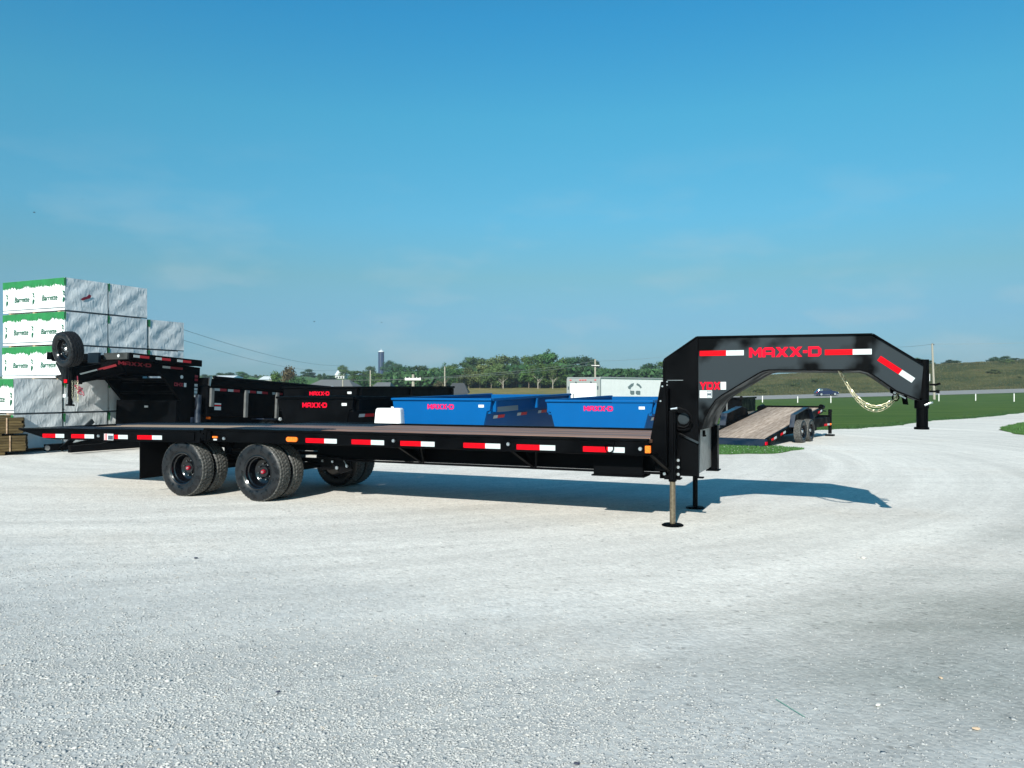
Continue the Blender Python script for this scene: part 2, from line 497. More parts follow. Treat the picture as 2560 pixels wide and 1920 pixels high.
xs = np.unique(np.concatenate([np.linspace(-900, -160, 18), np.linspace(-160, 160, 129), np.linspace(160, 900, 18)]))
ys = np.unique(np.concatenate([np.linspace(-200, 40, 13), np.linspace(40, 260, 89), np.linspace(260, 700, 30), np.linspace(700, 1200, 8)]))
ground, gv = grid_object('ground', xs, ys, terrain, ground_material())
ground['kind'] = 'structure'
zone = np.zeros((len(gv), 4), np.float32); zone[:, 3] = 1
gx, gy = gv[:, 0], gv[:, 1]
zone[:, 0] = sstep(161, 165, gy) * sstep(20, 30, gx)
zone[:, 1] = sstep(20, 0, gx) * sstep(190, 240, gy)
zone[:, 2] = sstep(25, 10, gx) * sstep(110, 140, gy) * (1 - sstep(190, 240, gy))
ca = ground.data.color_attributes.new('zone', 'FLOAT_COLOR', 'POINT')
ca.data.foreach_set('color', zone.ravel())

# far road climbing to the right
rx = np.linspace(26, 240, 70)
rv, rf = [], []
for i, x in enumerate(rx):
    for yy in (151.2, 160.9):
        rv.append((x, yy, tz(x, yy) + .07))
    if i: rf.append((2 * i - 2, 2 * i - 1, 2 * i + 1, 2 * i))
MB().add(rv, rf).build('road', M['road'], kind='structure')

# gravel yard
def gravel_material():
    m = mat('white_gravel', (.5, .5, .48), .92, spec=.15)
    n, l = m.node_tree.nodes, m.node_tree.links
    b = n['Principled BSDF']
    tc = n.new('ShaderNodeTexCoord')
    def mapping(scale, rot=0):
        mp = n.new('ShaderNodeMapping'); mp.inputs['Scale'].default_value = scale; mp.inputs['Rotation'].default_value = (0, 0, rot)
        l.new(tc.outputs['Object'], mp.inputs['Vector']); return mp.outputs['Vector']
    def noise(vec, scale, detail=5, rough=.55, dist=0):
        t = n.new('ShaderNodeTexNoise'); t.inputs['Scale'].default_value = scale; t.inputs['Detail'].default_value = detail
        t.inputs['Roughness'].default_value = rough; t.inputs['Distortion'].default_value = dist
        l.new(vec, t.inputs['Vector']); return t.outputs['Fac']
    def rng_(fac, a, b_, c, d):
        r = n.new('ShaderNodeMapRange'); r.inputs['From Min'].default_value = a; r.inputs['From Max'].default_value = b_
        r.inputs['To Min'].default_value = c; r.inputs['To Max'].default_value = d; l.new(fac, r.inputs['Value']); return r.outputs['Result']
    def math_(op, a, b_):
        x = n.new('ShaderNodeMath'); x.operation = op
        for i, q in enumerate((a, b_)):
            if isinstance(q, (int, float)): x.inputs[i].default_value = q
            else: l.new(q, x.inputs[i])
        return x.outputs[0]
    obj = tc.outputs['Object']
    streak = noise(mapping((.10, 1.1, 1), R(-9)), 1.0, 6, .6, .6)          # wheel tracks and graded bands
    broad = noise(obj, .16, 4)
    fine = noise(obj, 34, 6, .75)
    mid = noise(obj, 6, 5, .6)
    spots = n.new('ShaderNodeTexVoronoi'); spots.inputs['Scale'].default_value = 38; l.new(obj, spots.inputs['Vector'])
    spots2 = n.new('ShaderNodeTexVoronoi'); spots2.inputs['Scale'].default_value = 16; l.new(obj, spots2.inputs['Vector'])
    val = math_('MULTIPLY', rng_(streak, .34, .66, .93, 1.03), rng_(fine, .3, .7, .86, 1.10))
    # tyre lines sweeping in wide arcs across the yard
    vm = n.new('ShaderNodeVectorMath'); vm.operation = 'SUBTRACT'; vm.inputs[1].default_value = (-6, 20, 0); l.new(obj, vm.inputs[0])
    vl = n.new('ShaderNodeVectorMath'); vl.operation = 'LENGTH'; l.new(vm.outputs['Vector'], vl.inputs[0])
    vs_ = n.new('ShaderNodeSeparateXYZ'); l.new(vm.outputs['Vector'], vs_.inputs['Vector'])
    va = math_('MULTIPLY', math_('ARCTAN2', vs_.outputs['X'], math_('MULTIPLY', vs_.outputs['Y'], -1.0)), 1.1)
    cv = n.new('ShaderNodeCombineXYZ'); l.new(math_('MULTIPLY', vl.outputs['Value'], 1.7), cv.inputs['X']); l.new(va, cv.inputs['Y'])
    streak2 = noise(cv.outputs['Vector'], 1.0, 7, .68, .5)
    val = math_('MULTIPLY', val, rng_(streak2, .36, .64, .86, 1.05))
    val = math_('MULTIPLY', val, rng_(broad, .3, .7, .92, 1.07))
    val = math_('MULTIPLY', val, rng_(mid, .3, .7, .93, 1.07))
    peb = n.new('ShaderNodeSeparateColor'); l.new(spots.outputs['Color'], peb.inputs['Color'])
    val = math_('MULTIPLY', val, rng_(peb.outputs['Red'], 0, 1, .90, 1.08))
    pb2 = n.new('ShaderNodeSeparateColor'); l.new(spots2.outputs['Color'], pb2.inputs['Color'])
    val = math_('MULTIPLY', val, math_('SUBTRACT', 1.0, math_('MULTIPLY', rng_(pb2.outputs['Green'], .86, .95, 0, 1), rng_(spots2.outputs['Distance'], .10, .42, .38, 0))))  # dark dots stand for small stones' shadows, painted into the colour
    # worn, dirtier ground towards the near right of the yard
    sx = n.new('ShaderNodeSeparateXYZ'); l.new(obj, sx.inputs['Vector'])
    dn = math_('SUBTRACT', sx.outputs['X'], math_('MULTIPLY', math_('SUBTRACT', sx.outputs['Y'], 3.08), 1.25))
    dn = math_('ADD', dn, math_('MULTIPLY', math_('SUBTRACT', streak, .5), 4.5))
    dn = math_('ADD', dn, math_('MULTIPLY', math_('SUBTRACT', noise(obj, .55, 5), .5), 2.4))
    dm = math_('MULTIPLY', rng_(dn, -1.6, 1.5, 0, 1), rng_(sx.outputs['Y'], 12.5, 6.5, 0, 1))
    colr = n.new('ShaderNodeMixRGB'); colr.inputs['Color1'].default_value = (.70, .675, .625, 1); colr.inputs['Color2'].default_value = (.225, .238, .215, 1)
    l.new(dm, colr.inputs['Fac'])
    # loose gravel towards the near left, its colour greyed for shadows among the stones
    ln = math_('ADD', math_('ADD', math_('MULTIPLY', sx.outputs['X'], .45), sx.outputs['Y']), math_('MULTIPLY', math_('SUBTRACT', noise(obj, .8, 5), .5), 3.0))
    cl2 = n.new('ShaderNodeMixRGB'); cl2.inputs['Color2'].default_value = (.475, .485, .475, 1)
    l.new(colr.outputs['Color'], cl2.inputs['Color1']); l.new(rng_(ln, 6.2, 3.6, 0, 1), cl2.inputs['Fac'])
    colr = cl2
    tint = n.new('ShaderNodeMixRGB'); tint.inputs['Color2'].default_value = (.60, .53, .45, 1)
    l.new(colr.outputs['Color'], tint.inputs['Color1']); l.new(rng_(noise(obj, .33, 3), .56, .76, 0, .45), tint.inputs['Fac'])
    mu = n.new('ShaderNodeMixRGB'); mu.blend_type = 'MULTIPLY'; mu.inputs['Fac'].default_value = 1
    l.new(tint.outputs['Color'], mu.inputs['Color1']); l.new(val, mu.inputs['Color2'])
    l.new(mu.outputs['Color'], b.inputs['Base Color'])
    h = math_('ADD', math_('MULTIPLY', spots.outputs['Distance'], -.5), math_('MULTIPLY', fine, .7))
    h = math_('ADD', h, math_('MULTIPLY', spots2.outputs['Distance'], -.35))
    h = math_('ADD', h, math_('MULTIPLY', mid, .5))
    bp = n.new('ShaderNodeBump'); bp.inputs['Strength'].default_value = .5; bp.inputs['Distance'].default_value = .011
    l.new(h, bp.inputs['Height']); l.new(bp.outputs['Normal'], b.inputs['Normal'])
    return m
M['gravel'] = gravel_material()

def wobble(poly, n=6, amp=.15, seed=0):
    rr = random.Random(seed); out = []
    for i, (x, y) in enumerate(poly):
        x2, y2 = poly[(i + 1) % len(poly)]
        for k in range(n):
            t = k / n
            out.append((x + (x2 - x) * t + rr.uniform(-amp, amp), y + (y2 - y) * t + rr.uniform(-amp, amp)))
    return out

def sheet(name, poly, z, m, **props):
    bm = bmesh.new()
    f = bm.faces.new([bm.verts.new((x, y, z)) for x, y in poly])
    if f.normal.z < 0: f.normal_flip()
    bmesh.ops.triangulate(bm, faces=bm.faces)
    me = bpy.data.meshes.new(name); bm.to_mesh(me); bm.free()
    me.materials.append(m)
    return link(name, me, **props)

yard_poly = [(-70, -60), (60, -60), (60, 20), (42, 44), (80, 62), (78, 72), (33.2, 51.1)]
edge = [(24.5, 41.6), (19.6, 37.3), (16.2, 33.0), (13.4, 30.3), (11.2, 29.0), (7.8, 29.7), (4, 31), (-8, 39), (-30, 43), (-70, 44)]
def jitter_line(pts, n=8, amp=.12, seed=1):
    rr = random.Random(seed); out = []
    for i in range(len(pts) - 1):
        for k in range(n):
            t = k / n
            out.append((pts[i][0] * (1 - t) + pts[i + 1][0] * t + rr.uniform(-amp, amp), pts[i][1] * (1 - t) + pts[i + 1][1] * t + rr.uniform(-amp, amp)))
    return out + [pts[-1]]
yard_edge = jitter_line([(33.2, 51.1)] + edge, 9, .14, 3)
sheet('gravel_yard', yard_poly[:-1] + yard_edge, .004, M['gravel'], kind='structure')
lawn_mat = ground.data.materials[0]
island_a = wobble([(7.35, 19.7), (6.05, 18.25), (4.7, 18.0), (3.3, 18.2), (3.2, 20.8), (5.6, 21.6), (6.6, 20.9)], 5, .08, 4)
island_b = wobble([(18.96, 30.6), (17.6, 28.2), (16.67, 25.6), (16.5, 22), (22, 18), (40, 22), (45, 45), (30, 42), (23.4, 35.9), (20.3, 32.3)], 5, .15, 5)
sheet('grass_verge', island_a, .008, lawn_mat, kind='structure')
sheet('grass_verge', island_b, .008, lawn_mat, kind='structure')

# ------------------------------------------------------------------ scatter helpers (numpy meshes for stuff)
def inside(px, py, poly):
    r = np.zeros(len(px), bool)
    n = len(poly)
    for i in range(n):
        x1, y1 = poly[i]; x2, y2 = poly[(i + 1) % n]
        c = ((y1 > py) != (y2 > py)) & (px < (x2 - x1) * (py - y1) / ((y2 - y1) or 1e-9) + x1)
        r ^= c
    return r

def fast_mesh(name, v, f, m, tone=None):
    """v (n,3), f (m,k) with k constant."""
    me = bpy.data.meshes.new(name)
    k = f.shape[1]
    me.vertices.add(len(v)); me.vertices.foreach_set('co', v.astype(np.float32).ravel())
    me.loops.add(f.size); me.loops.foreach_set('vertex_index', f.astype(np.int32).ravel())
    me.polygons.add(len(f))
    me.polygons.foreach_set('loop_start', np.arange(0, f.size, k, dtype=np.int32))
    me.polygons.foreach_set('loop_total', np.full(len(f), k, np.int32))
    me.update(calc_edges=True)
    me.materials.append(m)
    if tone is not None:
        a = me.attributes.new('tone', 'FLOAT', 'POINT'); a.data.foreach_set('value', tone.astype(np.float32))
    return me

def blades(name, px, py, pz, h, wd, m, **props):
    n = len(px)
    a = rng.uniform(0, 2 * np.pi, n); lean = rng.normal(0, .35, (n, 2))
    hh = h * rng.uniform(.5, 1.25, n)
    dx, dy = np.cos(a) * wd / 2, np.sin(a) * wd / 2
    v = np.zeros((n, 3, 3))
    v[:, 0] = np.stack([px - dx, py - dy, pz], 1); v[:, 1] = np.stack([px + dx, py + dy, pz], 1)
    v[:, 2] = np.stack([px + lean[:, 0] * hh, py + lean[:, 1] * hh, pz + hh], 1)
    f = np.arange(n * 3).reshape(n, 3)
    tone = np.repeat(rng.random(n), 3)
    return link(name, fast_mesh(name, v.reshape(-1, 3), f, m, tone), **props)

# loose pebbles in front of the camera
def pebbles():
    n = 230000
    d = 2.75 * (12.5 / 2.75) ** (rng.random(n) ** 1.0)
    x = rng.uniform(-.73, .73, n) * d
    band = np.sin(2.3 * d + .30 * x + 1.2 * np.sin(.7 * x) + .8 * np.sin(2.1 * x + d)) * .5 + .5
    L = d + .40 * x + .5 * np.sin(1.3 * x) * np.sin(1.7 * d)
    left = .05 + .95 * (1 - sstep(3.0, 6.6, L)) * (.55 + .45 * band) * (1 - .85 * sstep(-.2, 1.6, x))
    keep = rng.random(n) < left
    x, d = x[keep], d[keep]; n = len(x)
    s = rng.gamma(4.0, .0008, n) + .0014
    s = np.minimum(s, .013) * (1.15 - .3 * sstep(3.5, 6.5, d + .4 * x)) * np.where(d > 6, 1.15, 1)
    base = np.array([(1, 0, 0), (0, 1, 0), (-1, 0, 0), (0, -1, 0), (0, 0, 1), (0, 0, -.4)], float)
    v = base[None] * (s[:, None, None] * np.stack([rng.uniform(.8, 1.9, n), rng.uniform(.6, 1.1, n), rng.uniform(.32, .6, n)], 1)[:, None, :])
    v += rng.normal(0, .16, v.shape) * s[:, None, None]
    a = rng.uniform(0, 2 * np.pi, n); c, q = np.cos(a)[:, None], np.sin(a)[:, None]
    vx, vy = v[..., 0] * c - v[..., 1] * q, v[..., 0] * q + v[..., 1] * c
    v = np.stack([vx + x[:, None], vy + d[:, None], v[..., 2] + .004 + s[:, None] * .08], -1)
    fb = np.array([(0, 1, 4), (1, 2, 4), (2, 3, 4), (3, 0, 4), (1, 0, 5), (2, 1, 5), (3, 2, 5), (0, 3, 5)])
    f = (fb[None] + (np.arange(n) * 6)[:, None, None]).reshape(-1, 3)
    tone = np.repeat(rng.random(n) * (1 - .75 * sstep(-1.0, 1.2, x - 1.25 * (d - 3.08))), 6)
    m = mat('pebble_stone', (.52, .52, .50), .9, spec=.2)
    nn, l = m.node_tree.nodes, m.node_tree.links
    at = nn.new('ShaderNodeAttribute'); at.attribute_name = 'tone'
    rr = nn.new('ShaderNodeValToRGB')
    st = [(0, (.32, .335, .34)), (.3, (.40, .405, .40)), (.75, (.455, .455, .44)), (.97, (.53, .53, .51)), (1, (.44, .39, .33))]
    while len(rr.color_ramp.elements) < len(st): rr.color_ramp.elements.new(.5)
    for el, (p, c_) in zip(rr.color_ramp.elements, st): el.position = p; el.color = (*c_, 1)
    l.new(at.outputs['Fac'], rr.inputs['Fac']); l.new(rr.outputs['Color'], nn['Principled BSDF'].inputs['Base Color'])
    link('gravel', fast_mesh('gravel', v.reshape(-1, 3), f, m, tone), kind='stuff')
pebbles()

# grass on the verges and along the lawn's edge
def grow(poly, n, h, wd, name='grass'):
    p = np.array(poly); lo, hi = p.min(0), p.max(0)
    x = rng.uniform(lo[0], hi[0], n); y = rng.uniform(lo[1], hi[1], n)
    k = inside(x, y, poly); x, y = x[k], y[k]
    blades(name, x, y, np.full(len(x), .006), h, wd, M['blade'], kind='stuff')
grow(island_a, 34000, .05, .016)
grow([(18.96, 30.6), (17.6, 28.2), (16.67, 25.6), (20, 26), (25, 34), (23.4, 35.9), (20.3, 32.3)], 24000, .06, .022)
ex, ey = [], []
for (x0, y0), (x1, y1) in zip(yard_edge[:-1], yard_edge[1:]):
    if x0 < 2: break
    k = int(140 * math.hypot(x1 - x0, y1 - y0))
    t = rng.random(k); o = np.abs(rng.normal(0, .5, k)) - .12
    ex.append(x0 + (x1 - x0) * t - .3 * o); ey.append(y0 + (y1 - y0) * t + o)
ex, ey = np.concatenate(ex), np.concatenate(ey)
blades('grass', ex, ey, np.full(len(ex), .004), .06, .03, M['blade'], kind='stuff')
cl = np.array(island_a); k_ = 900
cx_, cy_ = rng.uniform(cl[:, 0].min(), cl[:, 0].max(), k_), rng.uniform(cl[:, 1].min(), cl[:, 1].max(), k_)
k_ = inside(cx_, cy_, island_a); cx_, cy_ = cx_[k_], cy_[k_]
blades('clover_flowers', cx_[::2], cy_[::2], np.full(len(cx_[::2]), .035), .014, .018, M['sticker'], kind='stuff')
# rough weeds on the bank behind the road
n = 20000
bq = rng.uniform(.2, .72, n); by = rng.uniform(162, 214, n); bx = bq * by
blades('bank_weeds', bx, by, terrain(bx, by), .20, .22, M['bankleaf'], kind='stuff')

# ------------------------------------------------------------------ lettering
GLYPH = {
 'M': [[(0, 0), (0, 5), (1.3, 5), (3, 2.7), (4.7, 5), (6, 5), (6, 0), (4.5, 0), (4.5, 2.6), (3, .7), (1.5, 2.6), (1.5, 0)]],
 'A': [[(0, 0), (0, 3.8), (1.2, 5), (3, 5), (3, 3.6), (1.5, 3.6), (1.5, 2.4), (3, 2.4), (3, 1.2), (1.5, 1.2), (1.5, 0)],
       [(6, 0), (4.5, 0), (4.5, 1.2), (3, 1.2), (3, 2.4), (4.5, 2.4), (4.5, 3.6), (3, 3.6), (3, 5), (4.8, 5), (6, 3.8)]],
 'X': [[(0, 0), (2, 2.5), (0, 5), (1.9, 5), (3, 3.6), (4.1, 5), (6, 5), (4, 2.5), (6, 0), (4.1, 0), (3, 1.4), (1.9, 0)]],
 '-': [[(0, 1.8), (0, 3.2), (2, 3.2), (2, 1.8)]],
 'D': [[(0, 0), (0, 5), (3, 5), (3, 3.7), (1.5, 3.7), (1.5, 1.3), (3, 1.3), (3, 0)],
       [(3, 0), (3, 1.3), (4.5, 1.3), (4.5, 3.7), (3, 3.7), (3, 5), (4.8, 5), (6, 3.8), (6, 1.2), (4.8, 0)]],
 'Y': [[(2.2, 0), (2.2, 1.9), (0, 5), (1.9, 5), (3, 3.2), (4.1, 5), (6, 5), (3.8, 1.9), (3.8, 0)]],
 'H': [[(0, 0), (0, 5), (1.6, 5), (1.6, 3.2), (4.4, 3.2), (4.4, 5), (6, 5), (6, 0), (4.4, 0), (4.4, 1.9), (1.6, 1.9), (1.6, 0)]],
}
def letters(text, x0, x1, z0, z1, y, squeeze=.5):
    """Block letters as thin plates in the x-z plane at y (front towards -y)."""
    wds = [2 if c == '-' else 6 for c in text]
    tot = sum(wds) + squeeze * (len(text) - 1)
    k, kz = (x1 - x0) / tot, (z1 - z0) / 5
    mb, cx = MB(), 0
    for c, wd in zip(text, wds):
        for poly in GLYPH[c]:
            mb.prism([(x0 + (cx + px) * k, z0 + pz * kz) for px, pz in poly], y - .002, y)
        cx += wd + squeeze
    return mb

# ------------------------------------------------------------------ wheels
def tyre_mesh(rad, half, inner, name='tyre', n=150, grooves=4):
    """Tyre of revolution with ribbed tread; every few segments the ribs dip into a sipe."""
    sh = .82
    side = [(half * .78, inner), (half * .93, inner + .018), (half, inner + (rad - inner) * .45), (half * .97, inner + (rad - inner) * .72), (half * .90, rad - .018)]
    tw = half * sh
    tread = []
    nb = grooves + 1
    gw = tw * 2 / (nb * 3.6)
    bw = (2 * tw - grooves * gw) / nb
    y = tw
    for b_ in range(nb):
        tread += [(y, rad - (.006 if b_ in (0, nb - 1) else 0), 1), (y - bw, rad - (.006 if b_ in (0, nb - 1) else 0), 1)]
        y -= bw
        if b_ < nb - 1:
            tread += [(y - .1 * gw, rad - .015, 0), (y - .9 * gw, rad - .015, 0)]; y -= gw
    prof = [(a, r, 0) for a, r in side] + tread + [(-a, r, 0) for a, r in reversed(side)]
    m = len(prof)
    v, f = [], []
    for k in range(n):
        t = 2 * math.pi * k / n
        for i, (a, r, blk) in enumerate(prof):
            rr = r - (.007 if blk and (k + (1 if (i // 4) % 2 else 0)) % 3 == 0 else 0)
            v.append((rr * math.cos(t), a, rr * math.sin(t)))
    ns = len(side)
    mi = []
    for k in range(n):
        k2 = (k + 1) % n
        for i in range(m - 1):
            f.append((k * m + i, k * m + i + 1, k2 * m + i + 1, k2 * m + i))
            mi.append(1 if ns - 1 <= i < m - ns else 0)
    me = bpy.data.meshes.new(name)
    me.from_pydata(v, [], f)
    me.materials.append(M['rubber']); me.materials.append(M['tread'])
    me.polygons.foreach_set('material_index', mi)
    bm = bmesh.new(); bm.from_mesh(me); bmesh.ops.recalc_face_normals(bm, faces=bm.faces); bm.to_mesh(me); bm.free()
    me.polygons.foreach_set('use_smooth', [q == 0 for q in mi])
    return me

TYRE = tyre_mesh(.39, .118, .222)
TYRE_S = tyre_mesh(.325, .105, .20, n=60)
def rim_dual():
    # outer wheel of a dual: deep dish, the disc far inboard (+y); outboard lip at -y
    p = [(-.100, .226), (-.106, .232), (-.108, .222), (-.098, .205), (-.060, .198), (-.050, .186), (.010, .180), (.050, .172), (.068, .150), (.075, .085),
         (.075, .02), (.105, .02), (.105, .20), (.10, .226)]
    return MB().lathe(p, 40)
def rim_flat():
    p = [(-.085, .206), (-.092, .212), (-.094, .200), (-.080, .182), (-.020, .172), (-.012, .150), (-.030, .11), (-.035, .06), (-.035, .02), (.06, .02), (.07, .18), (.08, .206)]
    return MB().lathe(p, 32)
RIM_D = rim_dual().mesh('wheel', M['rim']); smooth_by_angle(RIM_D)
RIM_F = rim_flat().mesh('wheel', M['rim']); smooth_by_angle(RIM_F)
hub = MB().lathe([(.045, .085), (-.005, .078), (-.015, .070), (-.015, .03), (.045, .03)], 20)
for k in range(8):
    t = 2 * math.pi * (k + .5) / 8
    hub.cyl((.108 * math.cos(t), .042, .108 * math.sin(t)), (.108 * math.cos(t), .004, .108 * math.sin(t)), .013, .010, 6)
HUB = hub.mesh('hub', M['rim'])
nuts = MB()
for k in range(8):
    t = 2 * math.pi * (k + .5) / 8
    nuts.cyl((.108 * math.cos(t), .004, .108 * math.sin(t)), (.108 * math.cos(t), -.006, .108 * math.sin(t)), .010, .007, 6)
NUTS = nuts.mesh('lug_nuts', M['chrome'])
CAP = MB().cyl((0, -.015, 0), (0, -.045, 0), .032, .028, 6).mesh('hub_cap', M['redhub'])
CAPC = MB().cyl((0, -.045, 0), (0, -.052, 0), .015, .013, 8).mesh('cap_centre', M['chrome'])
DISH = MB().lathe([(-.03, .055), (-.06, .05), (-.075, .035), (-.075, .004), (-.03, .004)], 16).mesh('hub', M['chrome'])
STUDS = MB()
for k in range(6):
    t = 2 * math.pi * k / 6
    STUDS.cyl((.085 * math.cos(t), -.03, .085 * math.sin(t)), (.085 * math.cos(t), -.055, .085 * math.sin(t)), .011, .009, 6)
STUDS = STUDS.mesh('lug_nuts', M['chrome'])
def dual_wheel(parent, x, y, z, outer=True, flip=False):
    w = link('wheel', RIM_D, parent, (x, y, z), (0, random.uniform(0, 6), math.pi if flip else 0))
    link('tyre', TYRE, w)
    if outer:
        link('hub', HUB, w, (0, .035, 0)); link('lug_nuts', NUTS, w, (0, .035, 0), kind='stuff'); link('hub_cap', CAP, w, (0, .035, 0)); link('cap_centre', CAPC, w, (0, .035, 0))
    return w
def small_wheel(parent, x, y, z, flip=False, s=1.0):
    w = link('wheel', RIM_F, parent, (x, y, z), (0, random.uniform(0, 6), math.pi if flip else 0), (s, s, s))
    link('tyre', TYRE_S, w); link('hub', DISH, w); link('lug_nuts', STUDS, w, kind='stuff')
    return w

def tape(parent, x0, xm, x1, z, y, h=.058, red='red', white='white', loc=(0, 0, 0), text=True, dz=0.0, swap=False):
    """Red / white reflective tape in the x-z plane; dz is the rise over its length."""
    def strip(a, b):
        za, zb = z + dz * (a - x0), z + dz * (b - x0)
        return MB().prism([(a, za - h / 2), (b, zb - h / 2), (b, zb + h / 2), (a, za + h / 2)], y - .003, y)
    a, b = ((x0, xm), (xm, x1)) if not swap else ((xm, x1), (x0, xm))
    t = strip(*a).build('reflective_tape', M[red], parent, loc)
    wv = strip(*b).build('white_end', M[white], t)
    if text and b[1] - b[0] > .12:
        c0, c1 = b
        letters('MAXX-D', c0 + .025, c1 - .025, z - .013 + dz * (c0 - x0), z + .013 + dz * (c0 - x0), y - .0035).build('lettering', M['greylet'], t)
        c0, c1 = a
        letters('MAXX-D', c0 + .07, c1 - .07, z - .012 + dz * (c0 - x0), z + .012 + dz * (c0 - x0), y - .0035).build('lettering', M['red'], t)
    return t

def strap_light(parent, x, z, y, r=.022, loc=(0, 0, 0)):
    return MB().cyl((x, y, z), (x, y - .012, z), r, r * .8, 14).build('rail_lamp', M['chrome'], parent, loc, smooth=True)

# ================================================================== MAIN TRAILER
PSI = R(23.1)
S0, W0 = -5.0, 9.37
def yard(s, w): return Vector((s * math.cos(PSI) + w * math.sin(PSI), -s * math.sin(PSI) + w * math.cos(PSI), 0))
tr = thing('gooseneck_trailer', 'long black gooseneck flatbed trailer on dual wheels parked across the gravel in front', 'trailer', yard(S0, W0), (0, 0, -PSI))
OFF = (-S0, -W0, 0)
def P(mb, name, m, bevel=0, smooth=False, **props): return mb.build(name, M[m] if isinstance(m, str) else m, tr, OFF, bevel, smooth, **props)
YN, YF = 8.20, 10.54
ZT = .962
# rails
P(MB().box(-8.05, -1.94, YN, YN + .07, .783, .93).box(-8.05, -1.94, YN - .012, YN + .09, .931, ZT), 'side_rail', 'black', .008)
P(MB().box(-8.05, -1.94, YF - .07, YF, .783, .93).box(-8.05, -1.94, YF - .09, YF + .012, .931, ZT), 'side_rail', 'black', .008)
# dovetail: drops slightly towards the tail
dz_ = .011
def dove(s): return (ZT - .028) + (s + 8.12) * dz_
for y0, y1, g in ((YN, YN + .07, -1), (YF - .07, YF, 1)):
    mb = MB().prism([(-8.12, dove(-8.12) - .175), (-8.12, dove(-8.12) - .03), (-11.24, dove(-11.24) - .03), (-11.24, dove(-11.24) - .145), (-10.95, dove(-11.0) - .165)], y0, y1)
    mb.prism([(-8.12, dove(-8.12) - .029), (-8.12, dove(-8.12)), (-11.78, dove(-11.78) + .0), (-11.78, dove(-11.78) - .029)], y0 - .012, y1 + .012)
    mb.prism([(-11.25, dove(-11.25) - .031), (-11.78, dove(-11.78) - .031), (-11.25, dove(-11.25) - .14)], y0, y1)
    P(mb, 'dovetail_rail', 'black', .005)
P(MB().bar((-11.77, YN + .08, dove(-11.77) - .03), (-11.77, YF - .08, dove(-11.77) - .03), .05, .05), 'tail_bar', 'black', .006)
P(MB().box(-8.119, -8.051, YN + .02, YF - .02, .80, .935).cyl((-8.085, YN - .005, .86), (-8.085, YF + .005, .86), .035, n=14), 'hinge', 'black')
P(MB().box(-7.99, -7.90, YN - .03, YN - .013, .80, .925).box(-7.985, -7.975, YN - .042, YN - .031, .80, .92).box(-7.915, -7.905, YN - .042, YN - .031, .80, .92), 'stake_pocket', 'black', .004)
P(MB().box(-8.30, -8.20, YN - .03, YN - .013, .79, .90), 'stake_pocket', 'black', .004)
# deck planks and steel tread strips
pw = (YF - YN - .19) / 12
for k in range(12):
    y0 = YN + .095 + k * pw
    outer = k <= 3 or k >= 9
    jog = random.uniform(-.004, .004)
    P(MB().box(-6.46 if outer else -8.04, -1.96, y0 + .004, y0 + pw - .004, .905, .942 + jog), 'plank', 'plank', .004)
    if not outer:
        a, b = -8.13, -11.2
        P(MB().prism([(a, dove(a) - .045), (b, dove(b) - .045), (b, dove(b) - .012 + jog), (a, dove(a) - .012 + jog)], y0 + .004, y0 + pw - .004), 'plank', 'tanplank', .004)  # dovetail planks paler: grazing light put into the wood colour
def tread_strip(a, b, y0, y1, zf):
    mb = MB().prism([(a, zf(a) - .03), (b, zf(b) - .03), (b, zf(b)), (a, zf(a))], y0, y1)
    n = int(abs(b - a) / .06)
    for i in range(n):                                    # raised cross bars
        s = a + (b - a) * (i + .5) / n
        mb.box(s - .009, s + .009, y0 + .02, y1 - .02, zf(s) - .001, zf(s) + .005)
    return mb
for y0, y1 in ((YN + .095, YN + .095 + 4 * pw - .004), (YF - .095 - 3 * pw + .004, YF - .095)):
    P(tread_strip(-8.03, -6.475, y0, y1, lambda s: .945), 'tread_plate', 'deckblack')
    P(tread_strip(-11.72, -8.14, y0, y1, lambda s: dove(s) - .012), 'tread_plate', 'deckblack')
# main beams, cross members, gussets
for yb in (8.55, 10.19 - .10):
    P(MB().prism([(-1.90, .58), (-6.0, .58), (-6.45, .62), (-6.45, .88), (-1.90, .88)], yb + .055, yb + .067)
      .prism([(-1.88, .556), (-5.95, .556), (-6.45, .604), (-6.45, .62), (-5.95, .571), (-1.88, .571)], yb, yb + .12)
      .box(-6.45, -1.9, yb, yb + .12, .881, .897), 'main_beam', 'black')
P(MB().box(-8.02, -6.47, 8.72, 8.82, .66, .89).box(-8.02, -6.47, 9.92, 10.02, .66, .89).box(-9.6, -8.1, 8.72, 8.82, .66, .85).box(-9.6, -8.1, 9.92, 10.02, .66, .85), 'rear_frame', 'under')
mb = MB()
for k in range(16):
    s = -10.6 + k * .57
    zc = .82 if s > -8.1 else .76
    mb.box(s - .03, s + .03, YN + .08, YF - .08, zc, zc + .078)
P(mb, 'cross_members', 'under')
